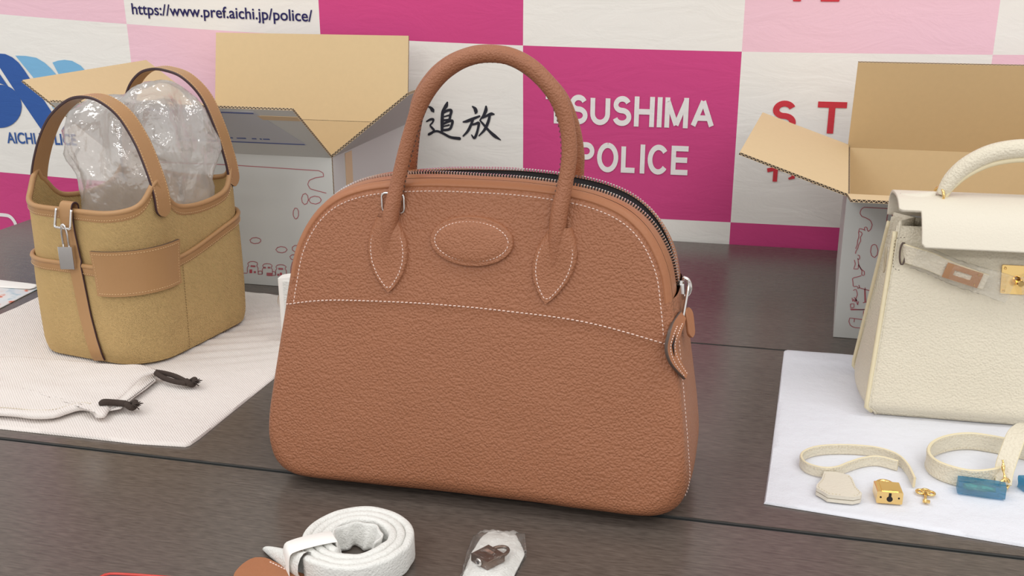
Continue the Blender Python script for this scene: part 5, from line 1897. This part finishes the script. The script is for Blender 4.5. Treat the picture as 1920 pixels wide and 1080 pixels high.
# pointed loose end
tail = catmull([(-0.0265, -0.0390, 0.012), (-0.0420, -0.0310, 0.0115), (-0.0610, -0.0190, 0.0100), (-0.0800, -0.0060, 0.0075)], 8)
mb = MB()
vs, fs = [], []
for i, p in enumerate(tail):
    t = i / (len(tail) - 1)
    h, w = 0.0115 * (1 - t) ** 0.75 + 0.0015, 0.0075 * (1 - t) ** 0.8 + 0.0012
    T = tail[min(i + 1, len(tail) - 1)] - tail[max(i - 1, 0)]; T /= np.linalg.norm(T)
    n_ = np.cross(T, (0, 0, 1.0)); n_ /= np.linalg.norm(n_)
    for a in np.linspace(0, 2 * math.pi, 14, endpoint=False):
        vs.append(np.array([p[0], p[1], 0]) + n_ * w * math.cos(a) + np.array([0, 0, max(0.0003, 0.0005 + h + h * math.sin(a))]))
for i in range(len(tail) - 1):
    for j in range(14):
        fs.append((i * 14 + j, i * 14 + (j + 1) % 14, (i + 1) * 14 + (j + 1) % 14, (i + 1) * 14 + j))
fs.append(tuple((len(tail) - 1) * 14 + j for j in range(14)))
mb.add(vs, fs); mb.build('pointed_end', M['felt'], roll)
# paper band round one side of the roll
a = R(219)
dr = np.array([math.cos(a), math.sin(a), 0]); dt = np.array([-math.sin(a), math.cos(a), 0])
loopb = [(0.0185, 0.0238), (0.020, 0.0262), (0.036, 0.0270), (0.051, 0.0262), (0.0565, 0.0235), (0.0580, 0.012), (0.0570, 0.0006), (0.050, 0.0002), (0.022, 0.0002), (0.0185, 0.0008)]
Pb = resample(catmull([dr * r_ + np.array([0, 0, z]) for r_, z in loopb], 6, closed=True), n=60, closed=True)
mb = MB(); mb.strap(Pb, dt, 0.0180, 0.0006, 0, 0, closed=True); mb.build('paper_band', M['paper'], roll, auto=0.8)

# steel padlock in a clear bag with foam sheet
bz = onz(918, 1048)
bagp = thing('bagged_padlock', 'steel padlock packed in a small clear plastic bag, in front of the brown handbag', 'padlock', tuple(onz(918, 1048, 0.0003)))
bo = np.array(bagp.location)
fo_ = [(904, 1001), (914, 993), (925, 990), (952, 993), (968, 1000), (980, 1022), (984, 1035), (962, 1078), (950, 1100), (857, 1100), (871, 1066), (884, 1032)]
poly = [tuple((onz(x, y, 0.004) - bo)[:2]) for x, y in fo_]
pc = np.mean(poly, 0)
PP = resample(np.array(poly), step=0.003, closed=True)
n = len(PP)


def puffed(name, PP, z0, h, m, amp, fq, parent, seed):
    c = PP.mean(0); n = len(PP)
    fr = list(np.linspace(0.1, 0.9, 12)) + [0.96, 1.0]
    vs = [(c[0], c[1], z0 + h)]
    for f_ in fr:
        for p in PP:
            q_ = c + f_ * (p - c)
            e = 1 - smooth01((f_ - 0.6) / 0.4)
            w = amp * (mnoise.noise(Vector((q_[0] * fq, q_[1] * fq, seed))) + 0.5 * mnoise.noise(Vector((q_[0] * fq * 2.7, q_[1] * fq * 2.7, seed))))
            vs.append((q_[0], q_[1], max(z0 + 0.0003, z0 + h * (0.25 + 0.75 * e) + w)))
    for p in PP: vs.append((p[0], p[1], z0))
    fs = [(0, 1 + j, 1 + (j + 1) % n) for j in range(n)]
    for i in range(len(fr)):
        for j in range(n):
            a, b = 1 + i * n + j, 1 + i * n + (j + 1) % n
            fs.append((a, b, b + n, a + n))
    fs.append(tuple(1 + len(fr) * n + j for j in range(n))[::-1])
    mb = MB(); mb.add(vs, fs)
    return mb.build(name, m, parent)


puffed('foam_sheet', PP, 0.0004, 0.0042, M['felt'], 0.0010, 120, bagp, 1.0)
lk = onz(917, 1046, 0.008) - bo
ang = R(-33)
ux = np.array([math.cos(ang), math.sin(ang), 0]); uy = np.array([-math.sin(ang), math.cos(ang), 0])
lkf = lambda x, y, z: lk + ux * x + uy * y + np.array([0, 0, z])
mb = MB(); mb.slab(rounded_rect(0.0100, 0.0038, 0.0010, 3), 0.0185, -0.0105, fn=lambda x, y, z: lkf(x, z, y + 0.0010))
o = mb.build('lock_body', M['steel_dark'], bagp, smooth=False)
bv = o.modifiers.new('bevel', 'BEVEL'); bv.width = 0.0007; bv.segments = 2
mb = MB(); mb.box(lkf(-0.001, 0.001, 0.0050), (0.0085, 0.0036, 0.0006), ax=(ux, uy, np.array([0, 0, 1.0]))); mb.build('engraved_panel', M['steel'], o, smooth=False)
mb = MB(); mb.lathe([(0.0034, 0.0), (0.0034, -0.0012), (0.0028, -0.0016)], (0, 0, 0), 16, 'y')
mb.v = [tuple(lkf(x, y - 0.0105, z + 0.0010)) for x, y, z in mb.v]; kh = mb.build('lock_barrel', M['steel'], o)
mb = MB(); mb.lathe([(0.0015, 0.0), (0.0015, -0.0004)], (0, 0, 0), 8, 'y')
mb.v = [tuple(lkf(x, y - 0.0121, z + 0.0010)) for x, y, z in mb.v]; mb.build('keyhole', M['dark_fill'], o, smooth=False)
mb = MB(); mb.tube(catmull([lkf(*p) for p in [(-0.0062, 0.007, 0.001), (-0.0062, 0.0125, 0.001), (-0.004, 0.0175, 0.001), (0, 0.0195, 0.001), (0.004, 0.0175, 0.001), (0.0062, 0.0125, 0.001), (0.0062, 0.007, 0.001)]], 6), 0.0015, 8)
mb.build('shackle', M['steel_dark'], bagp)
film_o = [(888, 1002), (900, 996), (915, 996), (960, 1000), (984, 996), (986, 1020), (988, 1034), (965, 1075), (950, 1105), (852, 1105), (868, 1062), (876, 1030)]
PF = resample(np.array([(onz(x, y, 0.005) - bo)[:2] for x, y in film_o]), step=0.0028, closed=True)
puffed('plastic_bag', PF, 0.0002, 0.0150, M['film_clear'], 0.0030, 110, bagp, 4.0)

# brown leather key bell and red-edged case at the very front
tb = thing('leather_tag', 'small brown leather tag with pale stitching at the bottom edge', 'leather tag', tuple(onz(505, 1085, 0.0)))
to = np.array(tb.location)
tp = [(438, 1085), (448, 1064), (466, 1050), (480, 1045), (498, 1046), (508, 1050), (545, 1068), (575, 1082), (570, 1120), (520, 1140), (460, 1130)]
poly = resample(catmull([tuple((onz(x, y, 0.006) - to)[:2]) for x, y in tp], 4, closed=True), n=48, closed=True)
for z0 in (0.0004, 0.0034):
    mb = MB(); mb.slab([tuple(p) for p in poly], 0.0028, z0)
    o = mb.build('leather_layer', M['brown_strip'], tb, smooth=False)
    bv = o.modifiers.new('bevel', 'BEVEL'); bv.width = 0.0008; bv.segments = 2; bv.limit_method = 'ANGLE'
P = resample([onz(x, y, 0.0064) - to for x, y in [(505, 1053), (540, 1070), (566, 1082)]], n=20)
stitches(P, (0, 0, 1), spacing=0.0032, length=0.0024, w=0.0010, h=0.0007).build('tag_stitching', M['stitch'], tb, smooth=False, kind='stuff')

rc_ = thing('red_edged_case', 'dark flat case with a red edge, just showing at the bottom of the frame', 'case', tuple(onz(250, 1100, 0.0)))
ro = np.array(rc_.location)
rp = [(150, 1112), (176, 1090), (192, 1080), (206, 1076), (240, 1077), (300, 1081), (360, 1088), (380, 1110), (300, 1150), (200, 1150)]
poly = resample(catmull([tuple((onz(x, y, 0.004) - ro)[:2]) for x, y in rp], 5, closed=True), n=60, closed=True)
mb = MB(); mb.slab([tuple(p) for p in poly], 0.0035, 0.0003); mb.build('case_body', M['purple_dark'], rc_, smooth=False)
mb = MB(); mb.tube([(p[0], p[1], 0.0038) for p in poly], 0.0013, 8, closed=True); mb.build('red_edging', M['red_pipe'], rc_)

# ================================================================== LEFT EDGE AND BEHIND
def floral():
    m = bpy.data.materials.new('floral print sheet')
    m.use_nodes = True
    nt = m.node_tree
    b = nt.nodes['Principled BSDF']; b.inputs['Roughness'].default_value = 0.2
    tc = nt.nodes.new('ShaderNodeTexCoord')
    n1 = nt.nodes.new('ShaderNodeTexNoise'); n1.inputs['Scale'].default_value = 42; n1.inputs['Detail'].default_value = 3
    nt.links.new(tc.outputs['Object'], n1.inputs['Vector'])
    cr_ = nt.nodes.new('ShaderNodeValToRGB')
    el = cr_.color_ramp.elements
    el[0].position = 0.30; el[0].color = (*lin((150, 186, 204)), 1)
    el[1].position = 0.46; el[1].color = (*lin((222, 226, 228)), 1)
    e = el.new(0.60); e.color = (*lin((226, 222, 220)), 1)
    e = el.new(0.66); e.color = (*lin((214, 120, 92)), 1)
    e = el.new(0.74); e.color = (*lin((190, 96, 76)), 1)
    nt.links.new(n1.outputs['Fac'], cr_.inputs[0])
    nt.links.new(cr_.outputs[0], b.inputs['Base Color'])
    return m


M['floral'] = floral()
fx = [(-160, 640), (0, 577), (40, 556), (76, 538), (72, 533), (30, 529), (0, 524), (-120, 515), (-260, 560)]
pk = thing('printed_packet', 'flat white packet with pale blue and red floral print at the left edge', 'packet', tuple(onz(-40, 555, 0.0003)))
po_ = np.array(pk.location)
PF = resample(np.array([(onz(x, y, 0.002) - po_)[:2] for x, y in fx]), step=0.010, closed=True)
puffed('printed_sheet', PF, 0.0002, 0.0030, M['floral'], 0.0008, 30, pk, 2.0)
hd = [(-200, 520), (0, 524), (74, 533), (60, 541), (0, 538), (-200, 536)]
PF = resample(np.array([(onz(x, y, 0.0045) - po_)[:2] for x, y in hd]), step=0.010, closed=True)
puffed('white_header', PF, 0.0032, 0.0016, M['paper'], 0.0004, 40, pk, 7.0)

# white folded packet standing just behind the brown bag's left side
wx = onz(527, 641, 0.0025)
wp = thing('white_packet', 'white wrapped packet standing on edge behind the left side of the brown handbag', 'packet', (wx[0] + 0.034, wx[1] + 0.012, 0.0026), R(6))
mb = MB(); mb.slab(rounded_rect(0.034, 0.010, 0.004, 4), 0.084, 0.0003, fn=lambda x, y, z: (x, y, z * (1 + 0.10 * (x + 0.034) / 0.05 if z > 0.02 else 1)))
o = mb.build('wrapped_body', M['paper'], wp, smooth=False)
bv = o.modifiers.new('bevel', 'BEVEL'); bv.width = 0.0015; bv.segments = 3; bv.limit_method = 'ANGLE'
mb = MB(); mb.box((-0.022, -0.0108, 0.043), (0.009, 0.0014, 0.078)); mb.build('folded_edge', M['felt'], wp, smooth=False)
mb = MB(); mb.tube([(-0.0335 + 0.0055 * math.cos(a), 0.004, 0.050 + 0.0100 * math.sin(a)) for a in np.linspace(0, 2 * math.pi, 24, endpoint=False)], 0.0014, 8, closed=True)
mb.build('side_ring', M['steel'], wp, label='thin grey metal ring')
